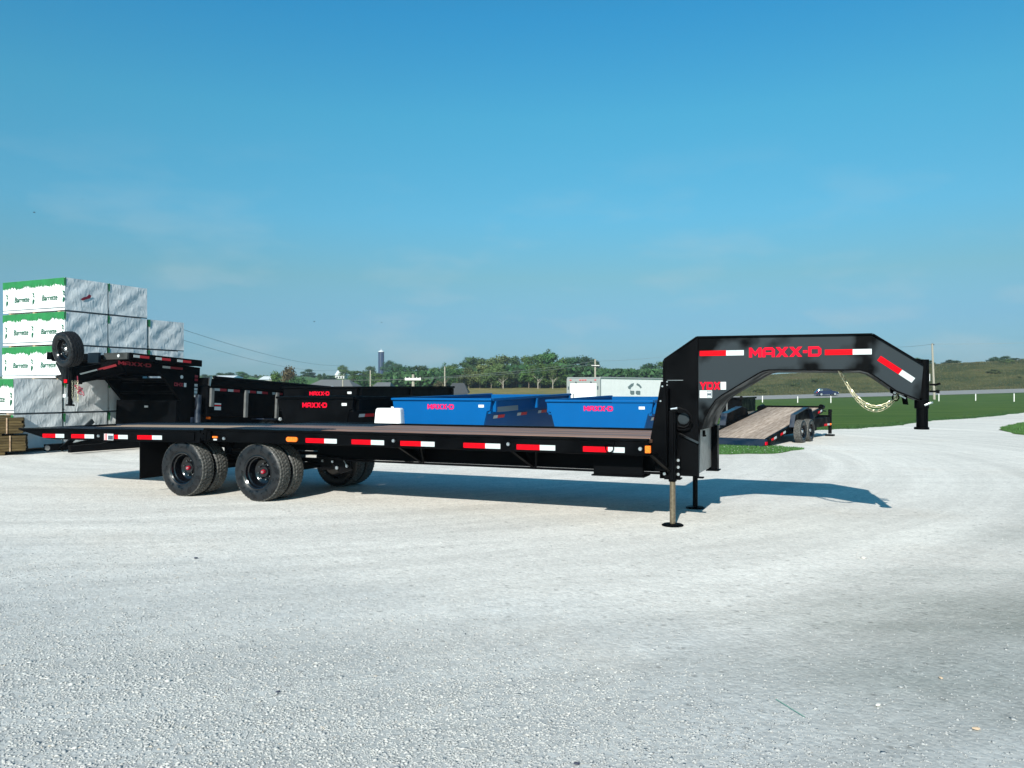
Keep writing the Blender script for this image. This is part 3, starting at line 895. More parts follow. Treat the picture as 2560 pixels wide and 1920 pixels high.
for s in (-5.03, -3.54, -1.93):
    for y_, sg in ((YN, 1), (YF, -1)):
        P(MB().add([(s, y_ + sg * .03, .79), (s + .02, y_ + sg * .03, .79), (s + .02 + .16, y_ + sg * .36, .575), (s + .16, y_ + sg * .36, .575),
                    (s, y_ + sg * .36, .79), (s + .02, y_ + sg * .36, .79)], [(0, 1, 2, 3), (0, 3, 4), (1, 5, 2), (0, 4, 5, 1), (3, 2, 5, 4)])
          .bar((s + .01, y_ + sg * .03, .80), (s + .17, y_ + sg * .352, .572), .06, .012, (0, 0, 1)), 'gusset', 'black')
        if s > -2: continue
        P(MB().add([(s + .19, y_ + sg * .34, .575), (s + .21, y_ + sg * .34, .575), (s + .33, y_ + sg * .05, .79), (s + .31, y_ + sg * .05, .79), (s + .19, y_ + sg * .34, .79), (s + .21, y_ + sg * .34, .79)],
                   [(0, 1, 2, 3), (0, 3, 4), (1, 5, 2), (3, 2, 5, 4), (0, 4, 5, 1)]), 'gusset', 'black')
P(MB().box(-2.62, -2.06, 8.47, 8.54, .54, .89).box(-2.64, -2.04, 8.45, 8.75, .522, .539), 'beam_box', 'black', .004)
# axles, suspension, mud flap
for s in (-7.183, -8.503):
    P(MB().cyl((s, 8.43, .39), (s, 10.31, .39), .055, n=14).box(s - .06, s + .06, 8.85, 8.95, .40, .70).box(s - .06, s + .06, 9.8, 9.9, .40, .70)
      .bar((s - .55, 8.9, .52), (s + .55, 8.9, .52), .075, .05).bar((s - .55, 9.85, .52), (s + .55, 9.85, .52), .075, .05), 'axle', 'under')
for q_, a_, b_ in (([(-8.0, .66), (-7.7, .66), (-7.78, .46), (-7.92, .46)], 8.83, 8.97), ([(-6.65, .66), (-6.30, .66), (-6.45, .40), (-6.58, .40)], 8.83, 8.97), ([(-6.45, .62), (-6.10, .64), (-6.06, .42), (-6.25, .36)], 8.78, 8.82)):
    P(MB().prism(q_, a_, b_), 'spring_hanger', 'under')
for s_, y_, z_, r_ in ((-6.12, 8.77, .47, .02), (-6.28, 8.77, .44, .024), (-6.35, 8.77, .52, .016), (-6.55, 8.82, .52, .016)):
    P(MB().cyl((s_, y_, z_), (s_, y_ - .02, z_), r_, n=10), 'bolt', 'chrome')
P(MB().tube([(-6.2, 8.74, .66), (-6.17, 8.73, .58), (-6.12, 8.73, .50), (-6.10, 8.74, .46)], .006, 6), 'breakaway_cable', 'chrome')
for yy in ((8.24, 8.86), (9.9, 10.5)):
    P(MB().box(-9.29, -9.278, yy[0], yy[1], .21, .76), 'mud_flap', 'flap', .003)
for s in (-7.183, -8.503):
    dual_wheel(tr, s + OFF[0], 8.36 + OFF[1], .388)
    dual_wheel(tr, s + OFF[0], 8.63 + OFF[1], .388, False)
    dual_wheel(tr, s + OFF[0], 10.38 + OFF[1], .388, True, True)
    dual_wheel(tr, s + OFF[0], 10.11 + OFF[1], .388, False, True)
P(MB().prism([(-7.62, .78), (-7.48, .905), (-6.92, .905), (-6.80, .78), (-6.86, .78), (-6.95, .89), (-7.46, .89), (-7.56, .78)], YN + .001, YN + .05), 'wheel_arch', 'black')
# tapes and lamps on the near rail
for a, m_, b in ((-6.357, -6.069, -5.88), (-5.659, -5.377, -5.189), (-4.959, -4.675, -4.492), (-4.11, -3.831, -3.642), (-3.44, -3.16, -2.977), (-2.655, -2.373, -2.19)):
    tape(tr, a, m_, b, .838, YN, loc=OFF)
for a, m_, b in ((-11.245, -10.961, -10.776), (-10.622, -10.342, -10.15), (-9.74, -9.658, -9.471), (-9.284, -8.999, -8.815)):
    tape(tr, a, m_, b, dove(a) - .112, YN, loc=OFF, dz=dz_)
P(MB().box(-9.94, -9.755, YN - .004, YN, .755, .845), 'warning_sticker', 'sticker')
P(MB().box(-9.86, -9.76, YN - .006, YN - .0045, .762, .822), 'sticker_print', 'stickerdark')
P(MB().box(-9.925, -9.91, YN - .006, YN - .0045, .757, .843).box(-9.895, -9.88, YN - .006, YN - .0045, .757, .843), 'sticker_print', 'red')
for s, z in ((-5.056, .866), (-3.543, .866), (-2.02, .857), (-7.70, .83), (-10.058, .81)):
    strap_light(tr, s, z, YN, .024, OFF)
lp = [(-6.62 + .03 * math.cos(t), .846 + .032 * math.sin(t)) for t in np.linspace(math.pi / 2, 3 * math.pi / 2, 8)] + [(-6.50 + .03 * math.cos(t), .846 + .032 * math.sin(t)) for t in np.linspace(-math.pi / 2, math.pi / 2, 8)]
P(MB().prism(lp, YN - .03, YN), 'marker_lamp', 'amber', .008)
P(MB().box(-7.885, -7.80, YN - .02, YN, .832, .858), 'marker_lamp', 'amber', .004)
P(MB().box(-7.875, -7.815, YN - .012, YN, .80, .822), 'lamp_plate', 'white', .004)
P(MB().box(-1.965, -1.905, YN - .03, YN + .01, .815, .893), 'marker_lamp', 'amber', .006)
ring = [(-2.35 + .045 * math.cos(t), YN - .025, .86 + .05 * math.sin(t)) for t in np.linspace(0, 2 * math.pi, 21)]
P(MB().tube(ring, .007, 6).box(-2.40, -2.30, YN - .03, YN - .013, .90, .93), 'tie_down_ring', 'black', smooth=True)
# neck
OUT = [(-1.87, .535), (-1.87, 1.811), (-1.513, 2.052), (.229, 2.036), (.69, 1.725)]
INN = [(.66, 1.385), (.452, 1.475), (.25, 1.628), (.19, 1.668), (.118, 1.689), (-.76, 1.698), (-.82, 1.688), (-.88, 1.658), (-1.25, 1.43), (-1.32, 1.375), (-1.39, 1.27), (-1.44, 1.17), (-1.478, 1.05), (-1.493, .535)]
def taper(near): 
    return lambda x: near + ((9.10 - near) * .2 * max(0, min(1, (x - .2) / .48)) if x > .2 else 0)
nf, ff = taper(8.70), taper(9.60)
POLY = OUT + INN
P(MB().prism(POLY, nf, lambda x: nf(x) + .02), 'neck_plate', 'neck')
P(MB().prism(POLY, lambda x: ff(x) + .13, lambda x: ff(x) + .15), 'neck_plate', 'neck')
def ribbon(path, th, ov, inset=0):
    mb = MB()
    for (x0, z0), (x1, z1) in zip(path[:-1], path[1:]):
        d = Vector((x1 - x0, 0, z1 - z0)).normalized(); nrm = Vector((-d.z, 0, d.x)) * th
        q = []
        for (x, z) in ((x0, z0), (x1, z1)):
            a, b = nf(x) - ov, ff(x) + .15 + ov
            q += [(x, a, z), (x, b, z), (x + nrm.x, b, z + nrm.z), (x + nrm.x, a, z + nrm.z)]
        mb.add(q, [(0, 1, 2, 3), (4, 7, 6, 5), (0, 4, 5, 1), (1, 5, 6, 2), (2, 6, 7, 3), (3, 7, 4, 0)])
    return mb
P(ribbon([(-1.872, .54)] + OUT[1:], .014, .025), 'top_flange', 'black')
P(ribbon([(x, z) for x, z in INN[:-1]][::-1], -.014, .025), 'under_flange', 'black')
P(MB().prism([(-1.868, .537), (-1.868, 1.813), (-1.50, 2.048), (-1.495, .537)], 8.675, 8.699), 'upright_plate', 'black', .003)
P(MB().prism([(-1.868, .537), (-1.868, 1.5), (-1.485, 1.10), (-1.485, .537)], 9.752, 9.80), 'upright_plate', 'black', .003)
P(MB().box(-1.85, -1.80, 8.73, 9.72, .60, 2.0 - .25), 'headboard', 'black')
P(MB().box(-1.835, -1.66, 8.664, 8.676, 1.585, 1.589).cyl((-1.835, 8.674, 1.57), (-1.835, 8.664, 1.57), .008, n=8).cyl((-1.835, 8.674, 1.535), (-1.835, 8.664, 1.535), .008, n=8), 'upright_trim', 'chrome')
P(MB().prism([(-1.985, .945), (-1.868, 1.57), (-1.815, 1.575), (-1.80, .60), (-1.93, .60)], 8.50, 8.53).box(-1.862, -1.80, 8.531, 8.676, .62, 1.5), 'headboard_fin', 'black', .004)
P(MB().cyl((-1.85, 8.499, 1.52), (-1.85, 8.49, 1.52), .010, n=8).cyl((-1.87, 8.499, 1.36), (-1.87, 8.49, 1.36), .010, n=8), 'fin_bolts', 'chrome')
# writing on the neck
NY = 8.699
P(letters('MAXX-D', -.967, -.250, 1.826, 1.930, NY, .35), 'lettering', 'redlet')
P(letters('YDX', -1.485, -1.265, 1.484, 1.567, NY, .25), 'lettering', 'redlet')
tape(tr, -1.485, -1.204, -1.02, 1.878, NY, .056, loc=OFF)
tape(tr, -.217, .046, .222, 1.866, NY, .056, loc=OFF)
P(MB().box(-1.262, -1.205, NY - .003, NY, 1.484, 1.567), 'sticker', 'sticker')
P(MB().box(-1.485, -1.353, NY - .003, NY, 1.394, 1.475), 'sticker', 'sticker')
P(MB().box(-1.405, -1.358, NY - .0045, NY - .0035, 1.40, 1.469), 'sticker_print', 'stickerdark')
P(MB().box(-1.40, -1.365, NY - .0065, NY - .005, 1.445, 1.462).box(-1.40, -1.365, NY - .0065, NY - .005, 1.404, 1.42), 'sticker_print', 'sticker')
P(MB().cyl((-1.44, NY - .0035, 1.435), (-1.44, NY - .005, 1.435), .026, n=14), 'sticker_print', 'greylet')
def slant(a, b, z, h, y):
    (x0, z0), (x1, z1) = a, b
    d = Vector((x1 - x0, 0, z1 - z0)).normalized(); nr = Vector((-d.z, 0, d.x)) * h / 2
    v = []
    for dy in (-.004, 0):
        for (x, zz), sg in (((x0, z0), -1), ((x1, z1), -1), ((x1, z1), 1), ((x0, z0), 1)):
            v.append((x + nr.x * sg, y(x) + dy, zz + nr.z * sg))
    return MB().add(v, [(0, 1, 2, 3), (4, 7, 6, 5), (0, 4, 5, 1), (1, 5, 6, 2), (2, 6, 7, 3), (3, 7, 4, 0)])
yt = lambda x: nf(x) - .001
P(slant((.288, 1.80), (.482, 1.66), 0, .056, yt), 'reflective_tape', 'red')
P(slant((.483, 1.6593), (.60, 1.575), 0, .056, yt), 'reflective_tape', 'white', label='white end of the slanting tape')
# toolbox between the uprights
P(MB().box(-1.80, -1.52, 8.74, 9.70, .56, 1.045), 'toolbox', 'under')
P(MB().box(-1.518, -1.50, 8.745, 9.58, .565, 1.04), 'toolbox_front', 'alu')
P(MB().box(-1.80, -1.485, 8.735, 9.60, 1.047, 1.062), 'toolbox_lid', 'deckblack')
P(MB().box(-1.499, -1.480, 8.98, 9.05, .955, 1.025).box(-1.479, -1.47, 8.99, 9.04, .955, .975), 'latch', 'black', .004)
P(MB().box(-1.53, -1.43, 9.59, 9.73, .53, 1.06).box(-1.56, -1.41, 9.55, 9.75, .515, .529), 'toolbox_post', 'black', .004)
P(MB().box(-1.53, -1.45, 8.70, 8.78, .515, .529), 'toolbox_foot', 'black')
# jacks
def jack(w, sg, near):
    sc = -1.752
    P(MB().box(sc - .038, sc + .038, w - .038, w + .038, .485, 1.255), 'jack_tube', 'black', .006)
    P(MB().box(sc - .022, sc + .022, w - sg * .05 - .011, w - sg * .05 + .011, .50, 1.245), 'jack_rib', 'black', .004)
    P(MB().cyl((sc, w, .03), (sc, w, .484), .031, n=18), 'jack_ram', 'ram' if near else 'under', smooth=True)
    ft = MB()
    for (z, r, z2, r2) in ((0.002, .112, .016, .118), (.016, .118, .026, .10), (.026, .10, .03, .03)):
        ft.cyl((sc, w, z), (sc, w, z2), r, r2, 24, cap=True)
    P(ft, 'jack_foot', 'black', smooth=True)
    P(MB().box(sc - .10, sc + .075, w + sg * .045 - .01, w + sg * .045 + .01, .50, .76).box(sc - .085, sc + .08, w + sg * .09 - .045, w + sg * .09 + .045, .505, .52), 'jack_bracket', 'black')
    for z in (.715, .64, .563):
        for s in (sc - .094, sc + .056):
            P(MB().cyl((s, w + sg * .034, z), (s, w + sg * .018, z), .0165, n=10), 'bolt', 'chrome', smooth=True)
    for z in (.715, .64):
        P(MB().cyl((sc - .138, w + sg * .12, z), (sc - .138, w + sg * .10, z), .014, n=10), 'bolt', 'chrome', smooth=True)
    P(MB().box(sc - .138 - .03, sc - .11, w + sg * .121, w + sg * .131, .50, .80), 'bracket_plate', 'black')
jack(8.56, 1, True)
jack(9.94, -1, False)
hs = [(-1.752, 8.56, 1.256), (-1.752, 8.56, 1.275), (-1.735, 8.56, 1.285), (-1.68, 8.555, 1.285), (-1.61, 8.57, 1.262), (-1.56, 8.59, 1.20), (-1.55, 8.60, 1.13), (-1.58, 8.61, 1.07), (-1.64, 8.62, 1.045), (-1.70, 8.63, 1.05), (-1.74, 8.66, 1.07)]
P(MB().tube(hs, .011, 8), 'hydraulic_hose', 'under', smooth=True)
P(MB().cyl((-1.772, 8.56, 1.27), (-1.70, 8.56, 1.283), .016, n=10), 'hose_fitting', 'chrome', smooth=True)
hs2 = [(-1.71, 8.63, 1.085), (-1.64, 8.64, 1.07), (-1.59, 8.645, 1.10), (-1.575, 8.65, 1.16)]
P(MB().tube(hs2, .009, 8), 'hydraulic_hose', 'under', smooth=True)
P(MB().cyl((-1.655, 8.674, 1.165), (-1.655, 8.668, 1.165), .062, n=24), 'access_cover', 'neck')
P(MB().bar((-1.70, 8.655, 1.0), (-1.49, 8.655, .905), .03, .022), 'handle_bar', 'neck', .003)
P(MB().box(-1.742, -1.73, 8.508, 8.511, 1.12, 1.18), 'sticker', 'greylet')
# coupler
cx, cy = .717, 9.08
P(MB().cyl((cx, cy, 1.32), (cx, cy, 1.792), .049, n=24).box(cx - .07, cx - .02, cy - .1, cy + .1, 1.40, 1.72), 'coupler_tube', 'black', smooth=True)
P(MB().cyl((cx - .02, cy, 1.29), (cx - .02, cy, 1.375), .068, n=24).cyl((cx - .015, cy, 1.10), (cx - .015, cy, 1.29), .055, n=24), 'coupler_sleeve', 'black', .004, smooth=True)
P(MB().cyl((cx - .02, cy, 1.076), (cx - .02, cy, 1.10), .072, .070, n=24), 'coupler_socket', 'black', .004, smooth=True)
P(MB().bar((cx + .0, cy - .073, 1.322), (cx + .062, cy - .06, 1.352), .022, .018).bar((cx + .06, cy - .06, 1.35), (cx + .075, cy - .02, 1.352), .02, .016), 'coupler_latch', 'chrome', .003)
P(MB().box(cx + .052, cx + .115, cy - .02, cy + .02, 1.525, 1.545).bar((cx + .10, cy, 1.53), (cx + .145, cy - .02, 1.545), .03, .02), 'release_lever', 'black'); P(MB().box(cx + .052, cx + .11, cy - .025, cy + .025, 1.455, 1.475).cyl((cx + .11, cy - .02, 1.465), (cx + .14, cy - .02, 1.465), .018, n=10), 'release_lever', 'black')
P(MB().box(cx + .0495, cx + .055, cy - .025, cy + .0, 1.57, 1.645), 'sticker', 'sticker')
P(MB().prism([(.50, 1.42), (.55, 1.43), (.565, 1.33), (.515, 1.335)], 8.90, 8.915), 'chain_flag', 'black')
P(MB().tube([(.45 + .03 * math.cos(t), 8.93, 1.405 + .035 * math.sin(t)) for t in np.linspace(0, 2 * math.pi, 15)], .008, 6).prism([(.395, 1.50), (.45, 1.46), (.45, 1.43), (.40, 1.45)], 8.92, 8.94), 'chain_hook_ring', 'black')
P(MB().cyl((.44, 8.915, 1.452), (.44, 8.90, 1.452), .014, n=10), 'chain_bolt', 'chrome')
P(MB().bar((.48, 8.90, 1.43), (.54, 8.90, 1.395), .02, .014), 'chain_clip', 'chrome')
P(MB().bar((.62, 9.0, 1.995 - .245), (.50, 9.0, 1.83), .06, .03).cyl((.655, 9.08, 1.735), (.655, 9.08, 1.80), .03, n=12), 'neck_pocket', 'black')

# safety chains hanging under the neck
def link_mesh(L=.064, W=.036, r=.0046):
    pts = []
    for k in range(12):
        t = 2 * math.pi * k / 12
        pts.append(((L / 2 - W / 2) * (1 if math.cos(t) > 0 else -1) * (0 if abs(math.cos(t)) < 1e-6 else 1) + (W / 2) * math.cos(t), (W / 2 - r) * math.sin(t), 0))
    mb = MB(); n = 5; v = []; f = []
    m_ = len(pts)
    for i, p in enumerate(pts):
        p = Vector(p); d = (Vector(pts[(i + 1) % m_]) - Vector(pts[i - 1])).normalized(); sx = d.cross(Vector((0, 0, 1))).normalized()
        for k in range(n):
            t = 2 * math.pi * k / n
            v.append(p + sx * r * math.cos(t) + Vector((0, 0, r * math.sin(t))))
    for i in range(m_):
        for k in range(n):
            f.append((i * n + k, ((i + 1) % m_) * n + k, ((i + 1) % m_) * n + (k + 1) % n, i * n + (k + 1) % n))
    return mb.add(v, f).mesh('link', M['gold'])
LINK = link_mesh()
LINKG = LINK.copy(); LINKG.materials[0] = M['steelchain']
def chain(name, label, a, b, sag, me, pitch=.0515, group=None):
    a, b = Vector(a), Vector(b)
    ch = thing(name, label, 'chain', a, (0, 0, 0), group)
    pts = []
    N = 400
    for i in range(N + 1):
        t = i / N
        pts.append(a.lerp(b, t) - Vector((0, 0, sag * 4 * t * (1 - t))))
    acc, nxt, k = 0, 0, 0
    for i in range(N):
        seg = (pts[i + 1] - pts[i]); acc += seg.length
        if acc >= nxt:
            d = seg.normalized()
            q = d.to_track_quat('X', 'Z') @ Euler((R(45 + 90 * (k % 2)), 0, 0)).to_quaternion()
            o = link('link', me, ch, pts[i] - a)
            o.rotation_mode = 'QUATERNION'; o.rotation_quaternion = q
            nxt += pitch; k += 1
    return ch
def yp(s, w, z): p = yard(s, w); return (p.x, p.y, z)
chain('safety_chain', 'gold safety chain slung under the gooseneck arch, the nearer of the pair', yp(-.085, 8.88, 1.685), yp(.475, 8.93, 1.44), .235, LINK, group='gold safety chains under the gooseneck')
chain('safety_chain', 'gold safety chain slung under the gooseneck arch, the farther and lower of the pair', yp(-.075, 8.98, 1.685), yp(.485, 9.0, 1.44), .285, LINK, group='gold safety chains under the gooseneck')

# ================================================================== DUMP GOOSENECK behind on the left
DA = R(64.4)
dt = thing('gooseneck_dump_trailer', 'black gooseneck dump trailer with ribbed body and a spare tyre on its nose', 'trailer', (-8.845, 18.0, 0), (0, R(3.0), DA))
def Q(mb, name, m, bevel=0, smooth=False, **props): return mb.build(name, M[m] if isinstance(m, str) else m, dt, (0, 0, 0), bevel, smooth, **props)
Q(MB().box(0, 2.12, 0, .06, 2.185, 2.347).box(0, 2.12, 2.64, 2.70, 2.185, 2.347).box(.02, 2.12, .061, 2.639, 2.20, 2.31), 'upper_deck', 'black', .006)
Q(MB().box(-.05, -.001, .02, .82, 2.19, 2.345), 'front_panel', M['greymetal'] if False else dust_sheen_paint('sunlit_grey_steel', (.025, .028, .028), (.06, .065, .065), .5, 4, .6, spec=.1), .004)  # panel greyer than the black nose, sunlight put into its colour
Q(MB().cyl((-.05, .30, 2.27), (-.065, .30, 2.27), .035, n=14), 'round_lamp', 'sticker')
Q(MB().box(-.06, -.001, .98, 1.36, 2.12, 2.36), 'winch_plate', 'deckblack', .004)
Q(MB().box(-.05, -.001, 1.37, 2.70, 2.19, 2.345).box(-.12, -.051, 2.6, 2.78, 2.22, 2.40), 'front_rail', 'black', .004)
for a in (.10, .715, 1.34):
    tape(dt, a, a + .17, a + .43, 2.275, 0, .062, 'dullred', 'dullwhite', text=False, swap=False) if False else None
    t_ = MB().box(a + .17, a + .43, -.003, 0, 2.245, 2.305).build('reflective_tape', M['dullred'] if a > 9 else mat('shaded_red_tape', (.36, .008, .014), .5), dt)  # red tape darkened, the shade on this side put into its colour
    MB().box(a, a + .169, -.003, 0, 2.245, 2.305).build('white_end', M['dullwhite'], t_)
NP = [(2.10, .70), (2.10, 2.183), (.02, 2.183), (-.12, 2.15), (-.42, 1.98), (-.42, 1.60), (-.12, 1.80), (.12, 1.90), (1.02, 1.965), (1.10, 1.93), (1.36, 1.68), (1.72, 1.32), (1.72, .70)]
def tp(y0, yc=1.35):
    return lambda x: y0 + (yc - y0) * .86 * max(0, min(1, (-.12 - x) / .30))
for y0, th in ((.25, .10), (2.35, .10)):
    g = tp(y0)
    Q(MB().prism(NP, g, (lambda g_: (lambda x: g_(x) + .10))(g)), 'neck_plate', 'black')
Q(MB().box(-.40, -.30, 1.17, 1.55, 1.60, 2.05), 'neck_bridge', 'black'); Q(MB().box(1.74, 2.08, .351, 2.349, 1.95, 2.18), 'neck_bridge', 'black')
Q(MB().box(1.62, 1.70, .351, 2.349, 1.76, 1.86), 'step_bar', 'black', .006); Q(MB().box(1.62, 1.70, .351, 2.349, 1.47, 1.54), 'step_bar', 'black', .006)
Q(MB().box(1.60, 1.719, .26, 2.44, .62, 1.31).box(1.595, 1.599, .30, 2.40, 1.285, 1.30), 'toolbox', 'black', .004)
Q(MB().box(1.58, 1.594, 1.25, 1.37, 1.12, 1.17), 'latch', 'chrome')
Q(MB().box(2.105, 2.30, .26, .34, .5, 2.18), 'upright', 'black'); Q(MB().box(2.105, 2.30, 2.36, 2.44, .5, 2.18), 'upright', 'black')
lt = letters('MAXX-D', -.10, .80, 2.065, 2.155, .249, .35)
g = tp(.25)
lt.v = [(x, g(x) - (.004 if y < .2485 else .002), z) for x, y, z in lt.v]
Q(lt, 'lettering', 'dullred')
Q(letters('DHX', 1.50, 1.78, 1.66, 1.75, .249, .3), 'lettering', M['dullred'])
Q(MB().box(1.80, 1.87, .246, .249, 1.655, 1.755), 'sticker', 'sticker')
Q(MB().cyl((1.72, .249, 1.90), (1.72, .246, 1.90), .045, n=18), 'oval_sticker', 'sticker')
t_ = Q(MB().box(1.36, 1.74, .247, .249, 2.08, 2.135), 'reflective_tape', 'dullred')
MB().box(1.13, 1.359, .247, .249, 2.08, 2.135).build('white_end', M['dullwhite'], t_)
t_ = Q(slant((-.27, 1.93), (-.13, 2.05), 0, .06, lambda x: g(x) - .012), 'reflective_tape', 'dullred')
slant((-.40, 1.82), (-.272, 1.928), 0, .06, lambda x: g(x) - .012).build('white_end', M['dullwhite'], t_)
for z, m_ in ((1.95, 'dullred'), (1.86, 'dullred'), (1.72, 'sticker'), (1.62, 'sticker'), (1.54, 'sticker'), (1.45, 'sticker')):
    Q(MB().box(2.14, 2.24, .256, .259, z - .035, z + .03), 'sticker', m_)
Q(MB().cyl((2.14, .10, .62), (2.14, .10, 1.47), .075, n=18).box(2.05, 2.24, .18, .26, .7, .9), 'jack_tube', M['deckblack'], smooth=True)
Q(MB().tube([(2.10, .08, 1.48), (2.04, .06, 1.44), (2.0, .06, 1.3), (2.05, .1, 1.1)], .012, 6), 'hydraulic_hose', 'under', smooth=True)
Q(MB().cyl((2.14, .10, .12), (2.14, .10, .62), .04, n=12).cyl((2.14, .1, .10), (2.14, .1, .13), .13, n=16), 'jack_ram', 'under')
Q(MB().cyl((-.45, 1.35, 1.30), (-.45, 1.35, 2.0), .065, n=18).cyl((-.45, 1.35, 1.12), (-.45, 1.35, 1.30), .05, n=18), 'coupler_tube', 'black', smooth=True)
Q(MB().cyl((-.45, 1.35, 1.09), (-.45, 1.35, 1.13), .10, .085, n=18), 'coupler_socket', 'black', smooth=True)
Q(MB().box(-.56, -.52, 1.37, 1.47, 1.28, 1.36), 'sticker', 'sticker')
Q(MB().box(-.53, -.515, 1.40, 1.50, 1.62, 1.70), 'reflector', 'red')
Q(MB().tube([(-.25, 1.2, 1.72), (.2, 1.0, 1.74), (.8, .6, 1.80), (1.7, .4, 1.80)], .012, 6).tube([(.1, .9, 1.9), (.5, .7, 1.76), (.9, .6, 1.74)], .012, 6), 'wiring', 'under')
# ribbed dump body
Q(MB().box(2.34, 7.4, 0.0, 2.5, .95, 1.72).prism([(2.34, .70), (7.4, .70), (7.4, .948), (2.34, .948)], .25, 2.25), 'dump_body', 'black')
Q(MB().box(2.30, 7.45, -.06, .06, 1.721, 1.90).box(2.30, 7.45, 2.44, 2.56, 1.721, 1.90).box(2.28, 2.40, .061, 2.439, 1.721, 1.92), 'top_rail', 'black', .01)
RIBM = mat('grey_rib_paint', (.10, .105, .105), .5, noise=(8, .2))
for i in range(4):
    x = 2.40 + 1.2 * i
    Q(MB().box(x, x + .10, -.07, -.001, 1.18 if i == 0 else .93, 1.66), 'rib', RIBM, .006)
for a in (2.55, 3.02, 3.62, 4.08, 4.68, 5.2):
    t_ = Q(MB().box(a + .19, a + .42, -.004, 0, 1.60, 1.665), 'reflective_tape', mat('shaded_red_tape', (.30, .008, .014), .5))  # darker copy of the red tape with shade in its colour
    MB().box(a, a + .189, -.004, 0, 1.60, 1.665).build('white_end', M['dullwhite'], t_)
Q(MB().box(2.58, 2.80, -.004, 0, 1.10, 1.19).box(2.58, 2.80, -.004, 0, 1.24, 1.28), 'sticker', 'sticker')
Q(MB().box(2.58, 2.80, -.004, 0, 1.205, 1.235), 'sticker_stripe', 'red')
Q(MB().prism([(2.30, 1.93), (2.37, 1.95), (2.33, 1.70), (2.28, 1.72)], -.10, -.065), 'tarp_bracket', 'chrome')
Q(MB().cyl((2.5, -.02, 1.94), (7.3, -.02, 1.94), .04, n=10), 'tarp_roll', 'under')
Q(MB().box(2.2, 8.0, .6, .75, .55, .69).box(2.2, 8.0, 1.75, 1.9, .55, .69), 'chassis', 'under')
Q(MB().box(4.1, 5.0, -.25, .2, .88, .92), 'fender', 'alu' if False else M['deckblack'], .01)
Q(MB().cyl((4.75, -.25, .91), (4.75, -.27, .91), .05, n=14), 'fender_lamp', 'sticker')
Q(MB().box(2.5, 2.56, .1, .2, .86, .92), 'marker_lamp', 'amber')
for x in (4.7, 5.6):
    for y, fl in ((.12, False), (2.38, True)):
        w_ = small_wheel(dt, x, y, .34 + .0525 * x, fl, 1.05)
# the spare, standing on the nose
sw = thing('spare_wheel', 'black spare wheel propped on the nose of the dump trailer by the wrapped lumber', 'spare wheel', pix(170, 873, 17.75), (0, 0, 0))
sw.rotation_euler = Euler((R(8), R(22), R(-27)))
wr = link('rim', RIM_F, sw, scale=(1.21, 1.45, 1.21)); TYRE_N = TYRE_S.copy(); TYRE_N.materials[1] = mat('new_tyre_tread', (.008, .009, .011), .6, spec=.25); link('tyre', TYRE_N, sw, scale=(1.24, 1.5, 1.24))
link('hub', DISH, sw); link('lug_nuts', STUDS, sw, scale=(1.3, 1.3, 1.3), kind='stuff')
# chains hanging at its coupler
for i, (dx, m_) in enumerate(((.0, LINKG), (.10, LINKG), (.2, LINK))):
    a = pix(181 + i * 6.5, 955, 17.5 - .03 * i)
    ch = chain('coupler_chain', ['grey chain hanging beside the dump trailer coupler, the left strand', 'grey chain hanging beside the dump trailer coupler, the middle strand', 'yellowish chain hanging beside the dump trailer coupler, the right strand'][i],
               a, a + Vector((.005, 0, -.40 - .02 * i)), 0, m_, .042, 'chains hanging at the dump trailer coupler')
cp = pix(197, 968, 17.45)
cm = MB()
pts = [cp + Vector((.05 * math.sin(3.1 * t) + .012 * t - .05, .02 * math.cos(2 * t), -.06 * math.cos(2.3 * t) - .012 * t)) for t in np.linspace(0, 11, 60)]
tag(cm.tube([cp + Vector((-.03, 0, .25)), cp + Vector((-.02, 0, .12))] + pts, .011, 6).build('breakaway_cord', M['maroon'], smooth=True), 'dark red coiled cord hanging among the chains of the dump trailer coupler', 'cord')

# low ramp trailer under the nose, along the foot of the lumber
lr = thing('low_ramp_trailer', 'low black ramp frame lying on the gravel at the foot of the wrapped lumber', 'ramp', (-11.02, 18.55, 0), (0, 0, R(62)))
MB().box(0, 6.0, -.12, .02, .04, .20).box(0, 6.0, -1.0, -.9, .04, .20).build('frame_rail', M['under'], lr)
MB().prism([(.75, .201), (2.6, .52), (6.0, .60), (6.0, .201)], -.10, .0).prism([(.75, .201), (2.6, .52), (6.0, .60), (6.0, .201)], -.98, -.92).build('side_panel', M['black'], lr)
for a_, b_, w_, h_ in (((.30, -.16, .06), (1.15, -.10, .72), .05, .11), ((2.9, -.14, .22), (3.5, -.14, .62), .04, .06), ((4.3, -.14, .22), (4.9, -.14, .62), .04, .06)):
    MB().bar(a_, b_, w_, h_).build('ramp_arm', M['neck'], lr)
MB().cyl((-.02, -.16, .12), (-.02, -.12, .12), .06, n=14).build('end_bolt', M['chrome'], lr)

